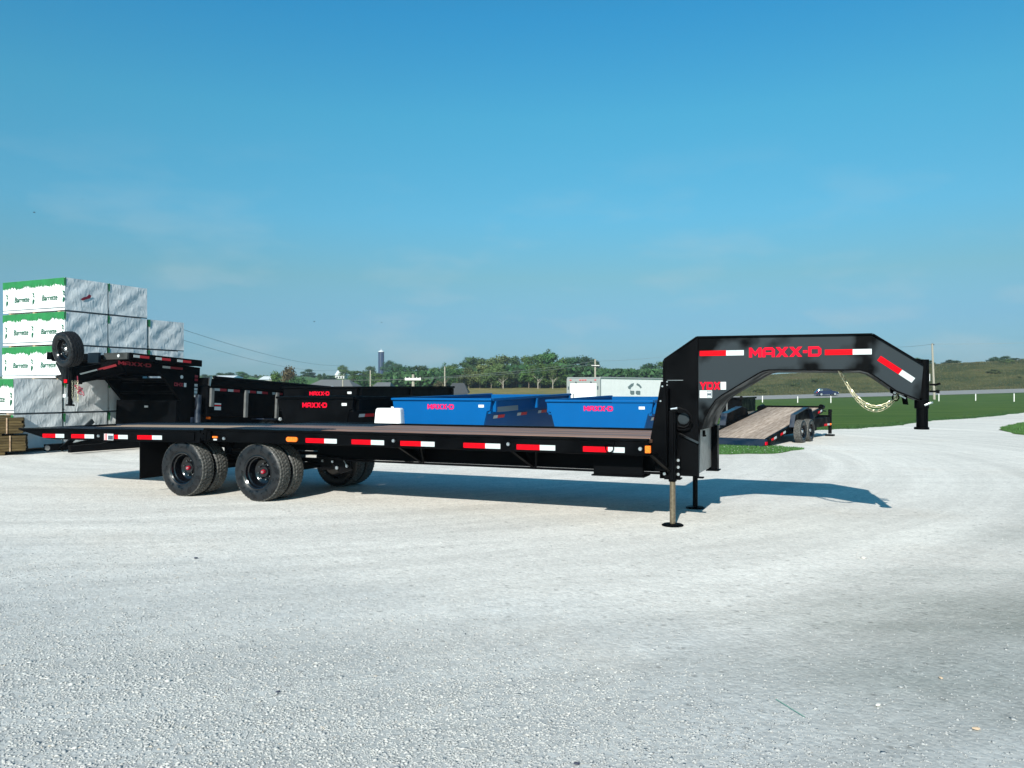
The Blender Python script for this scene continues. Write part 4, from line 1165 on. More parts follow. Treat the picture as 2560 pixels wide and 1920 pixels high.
# ================================================================== WRAPPED LUMBER
LA = R(65)
LD = Vector((math.cos(LA), math.sin(LA), 0)); LN = Vector((-LD.y, LD.x, 0))
LP = Vector((-11.07, 19.47, 0))
fc = bpy.data.curves.new('brand', 'FONT'); fc.body = 'Barrette'; fc.size = .2; fc.shear = .18; fc.extrude = .001; fc.offset = .0025
to = bpy.data.objects.new('brand', fc); col.objects.link(to)
dg = bpy.context.evaluated_depsgraph_get()
BRAND = bpy.data.meshes.new_from_object(to.evaluated_get(dg)); BRAND.name = 'brand_text'
BRAND.materials.clear(); BRAND.materials.append(M['leafgreen'])
bpy.data.objects.remove(to)
BRAND_W = max(v_.co.x for v_ in BRAND.vertices)
lm = MB()
for q in ([(0, .12), (.055, .10), (.062, .055), (.02, .075)], [(.012, .065), (.062, .045), (.062, .012), (.028, .03)], [(.024, -.005), (.066, -.025), (.055, -.075), (.012, -.125), (.008, -.06)]):
    lm.prism([(x * 1.35, z * 1.35) for x, z in q], -.001, .001)
LEAFP = lm.mesh('leaf_print', M['leafgreen'])
def pack(cell, row, L=2.4, Wd=1.19, H=.80, seed=0, dx=0):
    rr = random.Random(seed)
    names = ['nearest', 'second', 'third', 'farthest'][cell]
    rows = {0: ['bottom', 'top'], 1: ['bottom', 'second', 'middle', 'fourth', 'top'], 2: ['bottom', 'second', 'middle', 'fourth', 'top'], 3: ['bottom', 'second', 'third', 'top']}[cell][row]
    colname = ['short two-high column at the front', 'tall column with printed fronts', 'tall column behind the printed one', 'rearmost four-high column'][cell]
    tpk = thing('lumber_pack', f'{rows} wrapped lumber pack of the {colname}', 'lumber pack',
                LP + LD * (1.245 * (cell - 1) + dx) + Vector((0, 0, .10 + row * .842)), (0, 0, LA), 'wrapped lumber packs in the big stack')
    # local x = LD (along the row of columns), y = LN (pack length); end wrap on y=0 faces the yard, printed side on x=0
    nx, ny, nz = 16, 22, 12
    def wr(u_, v_, a, s):
        return a * (math.sin(u_ * 7 + s) * math.cos(v_ * 5 + 2 * s) + .6 * math.sin(u_ * 13 - v_ * 11 + 3 * s) + .4 * math.sin(23 * v_ + 9 * u_ + s)) * min(1, 6 * u_ * (1 - u_) + .15) * min(1, 6 * v_ * (1 - v_) + .15)
    sd_ = rr.uniform(0, 20)
    def face(fn, na, nb):
        v, f = [], []
        for i in range(na + 1):
            for j in range(nb + 1): v.append(fn(i / na, j / nb))
        for i in range(na):
            for j in range(nb):
                a = i * (nb + 1) + j; f.append((a, a + nb + 1, a + nb + 2, a + 1))
        return v, f
    we = MB()
    we.add(*face(lambda a, b: (a * Wd, -.004 + wr(a, b, .011, sd_) - .03 * max(0, .25 - b) * math.sin(a * 9 + sd_) ** 2, b * H), nx, nz))
    we.add(*face(lambda a, b: (Wd + .0, b * L, a * H), 2, 2))
    o = we.build('end_wrap', M['wrapgrey'], tpk); o.data.polygons.foreach_set('use_smooth', [True] * len(o.data.polygons))
    ws = MB()
    ws.add(*face(lambda a, b: (wr(a, b, .005, sd_ + 4), a * L, b * H), ny, nz))
    ws.add(*face(lambda a, b: (b * Wd, a * L, H + wr(a, b, .008, sd_ + 8)), ny, 8))
    ws.add(*face(lambda a, b: (b * Wd, L, a * H), 2, 2)).add(*face(lambda a, b: (a * Wd, b * L, 0), 2, 2))
    o = ws.build('side_wrap', M['wrapwhite'], tpk); o.data.polygons.foreach_set('use_smooth', [True] * len(o.data.polygons))
    # printed green band with its ragged lower edge, wrapped a little round the corner
    x_ = -.012
    n = 84
    poly = [(.0, H - .005)]
    for k in range(n + 1):
        y = L * k / n
        poly.append((y, H - .155 - .02 * math.sin(k * .31 + seed) - (rr.uniform(.015, .085) if k % 2 else rr.uniform(-.035, .02))))
    poly.append((L, H - .005))
    v = [(x_, y, z) for y, z in poly] + [(x_ - .001, y, z) for y, z in poly]
    m_ = len(poly)
    gb = MB()
    top = [(x_, L * k / n, H - .003) for k in range(n + 1)]; bot = [(x_, y, z) for y, z in poly[1:-1]]
    gb.add(top + bot, [(k, k + 1, n + 2 + k, n + 1 + k) for k in range(n)])
    gb.add([(-.012, -.012, H - .003), (.032, -.014, H - .003), (.026, -.014, H - .20), (-.012, -.012, H - .22)], [(0, 1, 2, 3)]) if cell else None
    gb.build('green_band', M['green'], tpk)
    MB().box(-.014, -.011, .0, L, .055, .072).build('foot_line', M['stickerdark'], tpk)
    if cell <= 1:
        j_ = rr.uniform(-.05, .05)
        for y in (2.32, 1.27, .12):
            link('leaf_print', LEAFP, tpk, (-.015, y + j_, .33), (0, 0, R(-90)))
        for y in (1.98, .90):
            link('brand_lettering', BRAND, tpk, (-.015, y + j_, .26), (R(90), 0, R(-90)), (.60 / BRAND_W, 1, 1))
    bb = MB()
    for y in (.25, L / 2, L - .25): bb.box(.02, Wd - .02, y - .045, y + .045, -.042, -.001)
    bb.build('bolster', M['tanplank'], tpk)
    if row:
        MB().box(.0, Wd, -.003, .0, -.03, -.002).build('seam', M['stickerdark'], tpk)
    return tpk
for cell, rows in ((0, 2), (1, 5), (2, 5), (3, 4)):
    for r_ in range(rows):
        pk = pack(cell, r_, seed=cell * 10 + r_, dx=random.uniform(-.02, .02))
        if cell == 1 and r_ == 4:
            MB().prism([(.42, .30), (.50, .36), (.58, .38), (.66, .45), (.72, .42), (.68, .35), (.58, .32), (.48, .27)], -.02, -.017).build('sticker', M['maroon'], pk)
# bundles of treated boards
for k, (x0, z0, nm) in enumerate(((0, .10, 'lower'), (.06, .50, 'upper'))):
    b_ = thing('board_bundle', f'{nm} bundle of brown treated boards beside the tail of the long trailer', 'board bundle', pix(64 - 8 * k, 1120, 17.9) * 1, (0, 0, R(29)), 'bundles of treated boards')
    b_.location.z = z0
    for i in range(6):
        for j in range(3):
            jx = random.uniform(-.02, .02)
            MB().box(-2.4 + jx, 0 + jx, j * .30, j * .30 + .285, i * .058, i * .058 + .052).build('board', M['treated'], b_)
    for x in (-.30, -.78):
        MB().box(x - .012, x + .012, -.025, -.02, -.005, .35).build('strap', M['tanplank'], b_)
    MB().box(-2.2, -2.1, .02, .85, -.05, -.004).box(-.5, -.4, .02, .85, -.05, -.004).build('bearer', M['treated'], b_) if k else MB().box(-2.2, -2.1, .02, .85, -.098, -.004).box(-.5, -.4, .02, .85, -.098, -.004).build('bearer', M['treated'], b_)
tb = MB().box(-2.4, 0, 0, .14, 0, .05).build('loose_board', M['treated'], None, pix(26, 1050, 17.9), 0)
tb.rotation_euler.z = R(29); tb.location.z = .86
tag(tb, 'loose brown board lying on top of the treated bundles', 'board')

# ================================================================== TUB DUMP TRAILERS
def tub(name, label, C, half, ztop, length, paint, let, rise=.018, high=0, ribs=3, sidepaint=None, group='dump trailers parked in a row behind the long trailer', tapes=True, step=True):
    """Front face towards the yard, sides tapering in; x = across the front, y = away."""
    t = thing(name, label, 'dump trailer', (C[0], C[1], 0), (math.atan(rise), 0, -R(22.8)), group)
    m = M[paint]
    zs = ztop - .26 - high                   # shoulder
    hb = half - .02
    front = [(-half + .03, zs), (-half, ztop - .06), (half, ztop - .06), (half - .03, zs), (half - .10, zs - .02), (half - .27, .36), (-half + .27, .36), (-half + .10, zs - .02)]
    MB().prism(front, 0, .03).build('front_panel', m, t)
    MB().box(-half - .02, half + .02, -.05, .05, ztop - .05, ztop).build('front_rim', m, t, bevel=.012)
    MB().prism([(half - .135, zs - .05), (half - .29, .36), (half - .26, .36), (half - .105, zs - .05)], .04, length).build('side_panel', M[sidepaint or paint], t)
    MB().prism([(-half + .135, zs - .05), (-half + .29, .36), (-half + .26, .36), (-half + .105, zs - .05)], .04, length).build('side_panel', M[sidepaint or paint], t)
    for s in (1, -1):
        x0, x1 = sorted((s * (half - .03), s * (half - .06)))
        MB().box(x0, x1, .04, length, zs - .045, ztop - .02).build('side_wall', m, t)
        x0, x1 = sorted((s * (half - .095), s * (half - .031)))
        MB().box(x0, x1, .04, length, zs - .075, zs - .046).build('shoulder', M[sidepaint or paint], t)
        x0, x1 = sorted((s * (half + .03), s * (half - .07)))
        MB().box(x0, x1, .051, length + .05, ztop - .06, ztop).build('top_rail', m, t, bevel=.008)
        for i in range(ribs):
            y = .15 + i * (length - .3) / max(1, ribs - 1)
            x0, x1 = sorted((s * (half - .029), s * (half + .045)))
            MB().box(x0, x1, y, y + .09, zs - .04, ztop - .061).build('rib', m, t, bevel=.006)
    MB().box(-half + .07, half - .07, length - .04, length, .38, ztop - .03).build('tailgate', m, t)
    MB().box(-half + .25, half - .28, .05, length - .05, .37, .40).build('bed_floor', M['under'], t)
    letters('MAXX-D', -.33, .33, ztop - .245, ztop - .135, -.001, .35).build('lettering', M[let], t)
    MB().box(half - .30, half - .17, -.004, -.001, ztop - .20, ztop - .14).build('sticker', M['sticker'], t)
    if tapes:
        for i in range(4):
            y = .4 + i * (length - 1.2) / 3
            xa, xb = half - .165, half - .16
            q = MB().add([(half - .135, y + .24, zs - .20), (half - .135, y + .62, zs - .20), (half - .115, y + .62, zs - .13), (half - .115, y + .24, zs - .13)], [(0, 1, 2, 3)]).build('reflective_tape', mat('side_red_tape', (.55, .006, .012), .5), t)
            MB().add([(half - .135, y, zs - .20), (half - .135, y + .235, zs - .20), (half - .115, y + .235, zs - .13), (half - .115, y, zs - .13)], [(0, 1, 2, 3)]).build('white_end', M['white'], q)
    MB().box(-.42, -.32, -1.1, length, .24, .355).box(.32, .42, -1.1, length, .24, .355).bar((-.37, -1.0, .30), (0, -1.75, .30), .08, .1).bar((.37, -1.0, .30), (0, -1.75, .30), .08, .1).build('chassis', M['under'], t)
    MB().cyl((0, -1.3, .06), (0, -1.3, .62), .04, n=10).box(-.1, .1, -1.4, -1.2, .02, .06).build('tongue_jack', M['under'], t)
    for y in (length * .52, length * .52 + .85):
        for s in (1, -1): small_wheel(t, s * (half - .52), y, .335 - rise * y, s > 0)
    return t
L_ = Vector((math.cos(R(22.8)), -math.sin(R(22.8)), 0))
def front_at(u, d, ref): return (ref[0], ref[1])
def shift(C, k): return (C[0] + L_.x * k, C[1] + L_.y * k)
b1 = tub('dump_trailer', 'blue tub dump trailer with pink-red lettering next to the white tank', shift((-1.57, 17.5), -.01), 1.23, 1.30, 5.35, 'blue', 'pinklet', .016)
b2 = tub('dump_trailer', 'blue tub dump trailer with pink-red lettering nearest the gooseneck', shift((1.98, 17.16), -.10), 1.20, 1.265, 5.2, 'blue', 'pinklet', .012)
b3 = tub('dump_trailer', 'low black tub dump trailer with red lettering, in front of the taller black one', shift((-4.165, 17.4), -.24), 1.02, 1.335, 3.6, 'black', 'redlet', .0, sidepaint='under', tapes=True)
b4 = tub('dump_trailer', 'tall black dump trailer with red lettering standing behind the lower black one', shift((-4.9, 21.5), -.43), 1.22, 1.575, 5.7, 'black', 'redlet', .006, high=.3, sidepaint='under', tapes=False)
# grey scuffed patch under the blue trailer's shoulder
MB().box(1.23 - .028, 1.23 - .026, .35, 1.6, .985, 1.10).build('bare_patch', mat('grey_scuff', (.20, .22, .23), .6), b1)

# white tank in front of the blue trailer
wt = thing('white_tank', 'white rounded plastic tank standing left of the blue dump trailer', 'tank', (-2.62, 16.75, 0), (0, 0, -R(10)))
mb = MB()
prof = [(.02, .62, .36), (.30, .60, .35), (.80, .555, .33), (1.02, .535, .31), (1.09, .52, .30), (1.115, .48, .27)]
v = []; f = []
def ring_(z, a, b, n=28, p=6.0):
    r_ = []
    for k in range(n):
        t = 2 * math.pi * k / n; c_, s_ = math.cos(t), math.sin(t)
        r_.append((math.copysign(abs(c_) ** (2 / p), c_) * a / 2 + (.0 if c_ > 0 else .04 * (z - .02)), math.copysign(abs(s_) ** (2 / p), s_) * b / 2, z))
    return r_
for z, a, b in prof: v += ring_(z * .982, a * 1.13, b * 1.1)
n = 28
for i in range(len(prof) - 1):
    for k in range(n): f.append((i * n + k, i * n + (k + 1) % n, (i + 1) * n + (k + 1) % n, (i + 1) * n + k))
f += [tuple(range(n - 1, -1, -1)), tuple(range((len(prof) - 1) * n, len(prof) * n))]
MB().add(v, f).build('shell', M['whiteplastic'], wt, smooth=True)
MB().cyl((.08, 0, 1.09), (.08, 0, 1.125), .03, n=12).build('filler_cap', M['whitepaint'], wt, smooth=True)

# ================================================================== ENCLOSED CARGO TRAILER
cg = thing('cargo_trailer', 'white enclosed cargo trailer with grey swirl logo behind the blue dump trailers', 'cargo trailer', (5.366, 48.0, 0), (0, 0, R(48)))
def K(mb, name, m, bevel=0, **p): return mb.build(name, M[m] if isinstance(m, str) else m, cg, (0, 0, 0), bevel, **p)
K(MB().box(.05, 13.5, .02, 2.48, .55, 2.2), 'body', 'whitepaint')
K(MB().box(0, 13.55, -.03, .05, 2.201, 2.29).box(0, 13.55, 2.45, 2.53, 2.201, 2.29).box(.06, 13.5, .051, 2.449, 2.22, 2.27), 'roof', 'greymetal', .01)
K(MB().box(-.06, .049, -.03, .24, .5, 2.2).box(-.06, .049, 2.26, 2.53, .5, 2.2).box(-.06, .049, .241, 2.259, 1.93, 2.2), 'rear_frame', 'greymetal', .01)
K(MB().box(-.02, .049, .25, 2.25, .6, 1.925), 'rear_door', 'whitepaint')
for y in (.30, 1.05, 1.25, 1.45, 2.2):
    K(MB().box(-.09, -.061, y - .06, y + .06, 2.07, 2.12), 'clearance_lamp', 'redlet')
for y in (.62, 1.78):
    K(MB().cyl((-.065, y, 1.96), (-.10, y, 1.96), .05, n=10), 'door_stop', 'stickerdark')
K(MB().tube([(-.03, 1.95, 1.30), (-.06, 1.99, 1.18), (-.06, 1.99, 1.05), (-.03, 1.95, .95)], .025, 6), 'door_handle', 'stickerdark')
K(MB().box(-.075, -.061, .08, .16, 1.50, 1.72), 'door_hinge', 'stickerdark'); K(MB().box(-.075, -.061, 2.34, 2.42, 1.5, 1.7), 'door_hinge', 'stickerdark')
sx_, sz_ = 3.05, 1.36
for q in ([(0, .30), (.34, .62), (.62, .70), (.56, .42), (.30, .20), (.28, .02), (.06, .10)], [(.92, .70), (1.2, .55), (1.42, .25), (1.30, .12), (1.14, .34), (.86, .50)],
          [(.22, -.06), (.34, -.10), (.66, -.12), (.66, -.46), (.56, -.52), (.34, -.52), (.24, -.40)], [(.80, -.14), (.95, -.10), (1.24, -.12), (1.28, -.22), (1.26, -.54), (.92, -.52), (.80, -.40)]):
    K(MB().prism([(sx_ + a * 1.15, sz_ + b * .62 + .14) for a, b in q], .012, .019), 'logo', mat('grey_logo', (.16, .21, .22), .5))
K(MB().box(8.2, 8.3, .0, .019, .6, 1.93).box(8.301, 9.6, .0, .019, 1.86, 1.93).box(9.61, 9.7, .0, .019, .6, 1.93), 'door_frame', 'greymetal')
K(MB().box(8.31, 9.6, .01, .0195, .6, 1.85), 'side_door', 'whitepaint')
K(MB().box(8.12, 8.19, -.02, .018, 1.2, 1.45), 'door_handle', 'greymetal')
for x in (5.5, 6.5):
    for y in (.14, 2.36):
        small_wheel(cg, x, y, .34, y > 1, 1.04)
K(MB().box(.1, 13.4, .5, .65, .40, .549).box(.1, 13.4, 1.85, 2.0, .40, .549), 'chassis', 'under')

# ================================================================== TILT DECK TRAILER
tl = thing('tilt_deck_trailer', 'black tilt deck car trailer with its plank bed tipped down to the gravel', 'trailer', (6.62, 20.45, 0), (0, 0, math.atan2(.8, .6)))
# local x = towards its nose, y = to its left side (away), z up
def T(mb, name, m, bevel=0, **p): return mb.build(name, M[m] if isinstance(m, str) else m, tl, (0, 0, 0), bevel, **p)
TILT = .73 / 5.0
def td(x): return .20 + x * TILT
npl = 9; pwid = 1.62 / npl
for k in range(npl):
    T(MB().prism([(0, td(0) - .035), (5.0, td(5) - .035), (5.0, td(5)), (0, td(0))], .06 + k * pwid + .003, .06 + (k + 1) * pwid - .003), 'plank', 'greyplank')
T(MB().prism([(-.35, .02), (0, td(0) - .16), (0, td(0)), (-.02, td(0) + .005), (-.38, .045)], -.02, 1.76), 'knife_edge_ramp', 'deckblack')
for y0 in (-.03, 1.70):
    T(MB().prism([(0, td(0) - .15), (5.0, td(5) - .15), (5.02, td(5) + .02), (0, td(0) + .02)], y0, y0 + .08), 'deck_rail', 'black')
T(MB().box(4.98, 5.05, -.03, 1.78, td(5) - .12, td(5) + .05), 'deck_end_bar', 'black')
T(MB().cyl((4.9, .0, td(5) + .04), (5.12, .0, td(5) + .02), .07, n=10), 'deck_latch', 'black'); T(MB().cyl((4.4, 1.75, td(4.4) + .06), (4.75, 1.75, td(4.7) + .06), .08, n=10), 'winch', 'black')
def fender(y0, y1):
    mb = MB()
    top = [(1.70, .47), (1.84, .80), (3.0, .98), (3.35, .93), (3.62, .66)]
    for (x0, z0), (x1, z1) in zip(top[:-1], top[1:]):
        mb.prism([(x0, z0), (x1, z1), (x1, z1 - .02), (x0, z0 - .02)], y0, y1)
    return mb
T(fender(-.17, -.04), 'fender', 'deckblack')
T(fender(1.79, 1.98), 'fender', 'deckblack')
side = [(1.70, .46), (1.84, .79), (3.0, .97), (3.35, .92), (3.62, .65), (3.55, .55), (1.75, .36)]
T(MB().prism(side, -.05, -.035), 'fender_wall', 'black'); T(MB().prism(side, 1.785, 1.80), 'fender_wall', 'black')
for x in (2.13, 2.86):
    for y, fl in ((-.21, False), (1.95, True)):
        w_ = small_wheel(tl, x, y, .325, fl)
T(MB().cyl((2.13, -.1, .325), (2.13, 1.85, .325), .04, n=10).cyl((2.86, -.1, .325), (2.86, 1.85, .325), .04, n=10), 'axles', 'under')
T(MB().box(1.9, 5.0, .15, .25, .22, .36).box(1.9, 5.0, 1.48, 1.58, .22, .36), 'chassis', 'under')
T(MB().box(3.7, 5.9, .0, 1.70, .42, .50).box(3.7, 5.9, -.02, .05, .34, .62).box(5.85, 5.92, -.02, 1.72, .36, .68), 'front_platform', 'black', .006)
for k in range(6):
    T(MB().box(5.12, 5.84, .08 + k * .27, .08 + k * .27 + .26, .501, .525), 'plank', 'greyplank')
T(MB().bar((5.9, .10, .42), (7.2, .85, .42), .08, .12).bar((5.9, 1.6, .42), (7.2, .85, .42), .08, .12), 'tongue', 'black')
T(MB().cyl((6.0, .02, .08), (6.0, .02, .86), .055, n=14).box(5.88, 6.12, -.1, .14, .01, .06).bar((5.85, .02, .80), (6.2, .02, .80), .04, .04), 'tongue_jack', 'under')
T(MB().tube([(5.3, .4, .55), (5.4, .3, .78), (5.7, .2, .82), (6.0, .15, .80)], .02, 6), 'winch_cable', 'under')
for a, z in ((.25, .17), (1.0, .27), (4.5, .80)):
    t_ = T(MB().prism([(a, td(a) - .10), (a + .22, td(a + .22) - .10), (a + .22, td(a + .22) - .04), (a, td(a) - .04)], -.034, -.031), 'reflective_tape', 'red')
    MB().prism([(a + .225, td(a + .22) - .10), (a + .42, td(a + .42) - .10), (a + .42, td(a + .42) - .04), (a + .225, td(a + .22) - .04)], -.034, -.031).build('white_end', M['white'], t_)
T(MB().box(5.2, 5.55, -.024, -.021, .35, .42), 'reflective_tape', 'red'); T(MB().box(5.56, 5.8, -.024, -.021, .36, .42), 'reflective_tape', 'white')
T(MB().box(5.84, 5.93, -.05, -.021, .36, .42), 'marker_lamp', 'amber')
T(MB().box(-.22, -.10, -.06, -.03, .06, .14), 'tail_lamp', 'redlet'); T(MB().cyl((-.02, -.06, .14), (.08, -.06, .14), .05, n=10).box(-.08, .1, -.1, -.03, .04, .12), 'ramp_hinge', 'under')

# small black dump trailer behind it
sm = thing('dump_trailer', 'small black dump trailer seen in the arch of the gooseneck behind the tilt deck', 'dump trailer', (8.75 * .97, 30 * .97, 0), (0, 0, R(64)), 'dump trailers parked in a row behind the long trailer')
MB().box(0, 3.2, 0, 1.75, .62, 1.14).build('dump_body', M['black'], sm, bevel=.01)
MB().box(-.04, 3.24, -.04, .04, 1.141, 1.21).box(-.04, 3.24, 1.71, 1.79, 1.141, 1.21).box(-.04, .04, .041, 1.709, 1.141, 1.21).build('top_rail', M['black'], sm)
for y in (.5, 1.2): MB().box(-.05, -.001, y, y + .05, .66, 1.1).build('rib', RIBM, sm)
MB().box(-.006, -.001, .08, .30, .74, .82).build('sticker', M['sticker'], sm)
MB().box(-.1, 3.3, .3, .42, .42, .60).box(-.1, 3.3, 1.33, 1.45, .42, .60).build('chassis', M['under'], sm)
for x in (.9, 1.65):
    for y, fl in ((-.16, False), (1.91, True)): small_wheel(sm, x, y, .335, fl, 1.03)
MB().box(-.12, -.101, .3, 1.45, .44, .58).build('bumper', M['under'], sm)
MB().box(-.13, -.121, 1.1, 1.3, .48, .54).build('tail_lamp', M['redlet'], sm); MB().box(-.13, -.121, .9, 1.095, .48, .54).build('reflective_tape', M['white'], sm)
MB().cyl((-.06, .0, 1.2), (-.10, .0, 1.2), .06, n=10).build('tarp_roll', M['under'], sm)

# ================================================================== POSTS, POLES, WIRES, CAR
for i, (u, v0, v1, d) in enumerate(((1906, 999, 1012, 105), (1994, 993, 1006, 112), (2077, 991, 1005, 112), (2347, 989, 1004, 112), (2439, 992, 1006, 112), (2535, 991, 1008, 105))):
    x = (u - 1280) / FPX * d; z = tz(x, d)
    h = (v1 - v0) / FPX * d + .15
    o = MB().box(-.05, .05, -.05, .05, -.1, h).add([(-.05, -.05, h), (.05, -.05, h), (.05, .05, h), (-.05, .05, h), (0, 0, h + .05)], [(0, 1, 4), (1, 2, 4), (2, 3, 4), (3, 0, 4)]).build('fence_post', M['post'], None, (x, d, z))
    lab = ['white post on the lawn just right of the gooseneck arch curve', 'white post on the lawn between the arch and the passing car', 'white post on the lawn directly below the passing car',
           'white post beside the foot of the tall utility pole', 'white post on the lawn midway between the utility pole and the photo edge', 'white post on the lawn nearest the right photo edge'][i]
    tag(o, lab, 'post', 'white posts along the lawn')
def pole(u, vt, vb, d, label, arm=None, cap=False, lean=0, r=.13, group='utility poles'):
    x = (u - 1280) / FPX * d
    zt = CAM_H - (vt - HZ) / FPX * d
    z0 = min(tz(x, d), CAM_H - (vb - HZ) / FPX * d)
    t = thing('utility_pole', label, 'utility pole', (x, d, z0), (0, lean, 0), group)
    MB().cyl((0, 0, -.3), (0, 0, zt - z0), r * 1.2, r * .8, 10).build('pole', M['pole'], t, smooth=True)
    if arm:
        za = CAM_H - (arm[0] - HZ) / FPX * d - z0; hw = arm[1] / FPX * d / 2
        MB().box(-hw, hw, -.25, -.14, za - arm[2], za + arm[2]).build('crossarm', M['arm'], t)
        for q in (-.9, -.45, .45, .9):
            MB().cyl((q * hw, -.2, za + arm[2]), (q * hw, -.2, za + arm[2] + .08), .03, .022, 8).build('insulator', M['stickerdark'] if arm[1] < 30 else M['arm'], t)
    if cap:
        MB().box(-.1, .3, -.1, .1, zt - z0 - .25, zt - z0 - .1).cyl((.1, 0, zt - z0 - .1), (.1, 0, zt - z0 + .12), .06, n=8).build('insulator', M['stickerdark'], t)
    return t
pole(2336, 859, 1001, 123, 'tall grey utility pole standing on the lawn right of the coupler', cap=True, lean=R(-2.3), r=.16)
pole(1488, 898, 975, 95, 'utility pole with crossarm behind the white cargo trailer', (914, 20, .05), r=.12)
pole(1033, 936, 970, 62, 'short utility pole with long white crossarm behind the black dump trailers', (948, 40, .09), r=.13)
pole(1112, 916, 975, 110, 'thin utility pole in front of the trees above the long black dump trailer', None, r=.10)
pole(926, 926, 975, 110, 'thin brown utility pole between the two grey house roofs', None, r=.10)
pole(857, 949, 975, 90, 'short pale pole at the far left end of the power line', None, r=.09)
def wire(pts, label, m='wire', r=.022, sag=.25):
    out = []
    for a, b in zip(pts[:-1], pts[1:]):
        for k in range(12):
            t = k / 12
            out.append(a.lerp(b, t) - Vector((0, 0, sag * 4 * t * (1 - t))))
    out.append(pts[-1])
    tag(MB().tube(out, r, 5).build('power_line', M[m]), label, 'power line', 'power lines')
wire([pix(1486, 903, 95), pix(1033, 946, 62)], 'upper power line running from the cargo trailer pole to the crossarm pole', r=.018)
wire([pix(1488, 910, 95), pix(1036, 948, 62)], 'lower power line running from the cargo trailer pole to the crossarm pole', r=.018)
wire([pix(1030, 947, 62), pix(926, 950, 75), pix(857, 949.5, 90)], 'level power line over the house roofs left of the crossarm pole', r=.016, sag=.03)
wire([pix(1490, 903, 95), pix(1700, 886, 118)], 'power line crossing from the cargo trailer pole to behind the gooseneck', r=.012, sag=.2)
wire([pix(2331, 860, 123), pix(2215, 867, 150), pix(1900, 880, 190)], 'pale power line from the tall right pole to behind the gooseneck', r=.02, sag=.2)
wire([pix(2334, 860, 123), pix(2720, 850, 130)], 'pale power line leaving the tall right pole to the photo edge', r=.016, sag=.2)
wire([pix(430, 815, 70), pix(862, 913, 210)], 'upper thin dark power line sloping over the left sky', 'wiredark', .018, 1.2)
wire([pix(430, 842, 70), pix(842, 925, 210)], 'lower thin dark power line sloping over the left sky', 'wiredark', .016, 1.2)

# dark blue hatchback on the road
cx0 = (2066 - 1280) / FPX * 156.0
car = thing('car', 'dark blue hatchback driving to the right along the far road', 'car', (cx0, 156.0, tz(cx0, 156) + .07), (0, math.atan2(-.026, 1), 0))
bodyp = [(-2.15, .28), (-2.18, .62), (-2.10, .88), (-1.85, .98), (.75, .96), (1.5, .86), (2.02, .68), (2.15, .48), (2.12, .28)]
MB().prism(bodyp, -.86, .86).build('body', M['carblue'], car, bevel=.06)
cabin = [(-1.98, .93), (-1.62, 1.32), (-1.2, 1.44), (-.2, 1.46), (.35, 1.36), (1.05, .95)]
MB().prism(cabin, -.70, .70).build('cabin', M['carblue'], car, bevel=.05)
MB().prism([(-1.70, 1.0), (-1.48, 1.30), (-.95, 1.36), (-.95, 1.0)], -.712, -.705).build('window', M['chrome'], car)
MB().prism([(-.85, 1.0), (-.85, 1.37), (-.2, 1.38), (-.05, 1.36), (-.05, 1.0)], -.712, -.705).build('window', M['glass'], car)
MB().prism([(.02, 1.0), (.02, 1.34), (.25, 1.30), (.85, 1.0)], -.712, -.705).build('window', M['glass'], car)
MB().add([(.40, -.62, 1.355), (1.06, -.66, .975), (1.06, .66, .975), (.40, .62, 1.355)], [(0, 1, 2, 3)]).build('windscreen', M['chrome'], car)
MB().box(2.0, 2.13, -.84, -.5, .56, .68).build('headlight', M['sticker'], car); MB().box(-2.19, -2.10, -.86, -.6, .66, .84).build('tail_light', M['redlet'], car)
for x in (-1.32, 1.36):
    for y in (-.78, .78):
        w_ = MB().cyl((x, y - .10, .31), (x, y + .10, .31), .31, n=18).build('wheel', M['rubber'], car)
        MB().cyl((x, y - .115, .31), (x, y - .101, .31), .21, n=14).build('hub_cap', M['carrim'], w_)

# ================================================================== FAR BUILDINGS
def house(name, label, u0, u1, vpk, veave, d, depth, roofm, hip=.3, group='roofs of far buildings', cat='house'):
    x0, x1 = (u0 - 1280) / FPX * d, (u1 - 1280) / FPX * d
    zp, ze = CAM_H - (vpk - HZ) / FPX * d, CAM_H - (veave - HZ) / FPX * d
    xc = (x0 + x1) / 2; hw = (x1 - x0) / 2
    zb = min(tz(xc, d), ze - 2.4) - .2
    t = thing(name, label, cat, (xc, d, zb), (0, 0, 0), group)
    ze -= zb; zp -= zb
    MB().box(-hw + .4, hw - .4, .4, depth - .4, 0, ze).build('wall', M['wall'], t)
    v = [(-hw, 0, ze), (hw, 0, ze), (hw, depth, ze), (-hw, depth, ze), (-hw * (1 - hip * 2), depth / 2, zp), (hw * (1 - hip * 2), depth / 2, zp)]
    MB().add(v, [(0, 1, 5, 4), (1, 2, 5), (2, 3, 4, 5), (3, 0, 4), (0, 3, 2, 1)]).build('roof', M[roofm], t)
    for q in (-.5, 0, .5):
        f_ = MB().box(q * hw - .5, q * hw + .5, .36, .399, ze - 1.7, ze - .6).build('window', M['roofwhite'], t)
        MB().box(q * hw - .42, q * hw + .42, .345, .359, ze - 1.62, ze - .68).build('pane', M['glass'], f_)
    MB().box(-.45, .45, .36, .399, .1, 2.1 if ze > 2.3 else ze - .1).build('door', M['whitepaint'], t) if ze > 4.2 else None
    return t
h1 = house('house', 'house with wide grey hip roof behind the black dump trailers', 757, 884, 948, 969, 105, 8, 'roofgrey', .22)
MB().add([(-.2, -.6, 2.75 + .3), (1.2, -.6, 2.75 + .3), (.5, -.6, 3.5 + .3), (-.2, 1.5, 3.05), (1.2, 1.5, 3.05), (.5, 1.5, 3.8)], [(0, 1, 2), (0, 2, 5, 3), (1, 4, 5, 2)]).build('dormer', M['whitepaint'], h1)
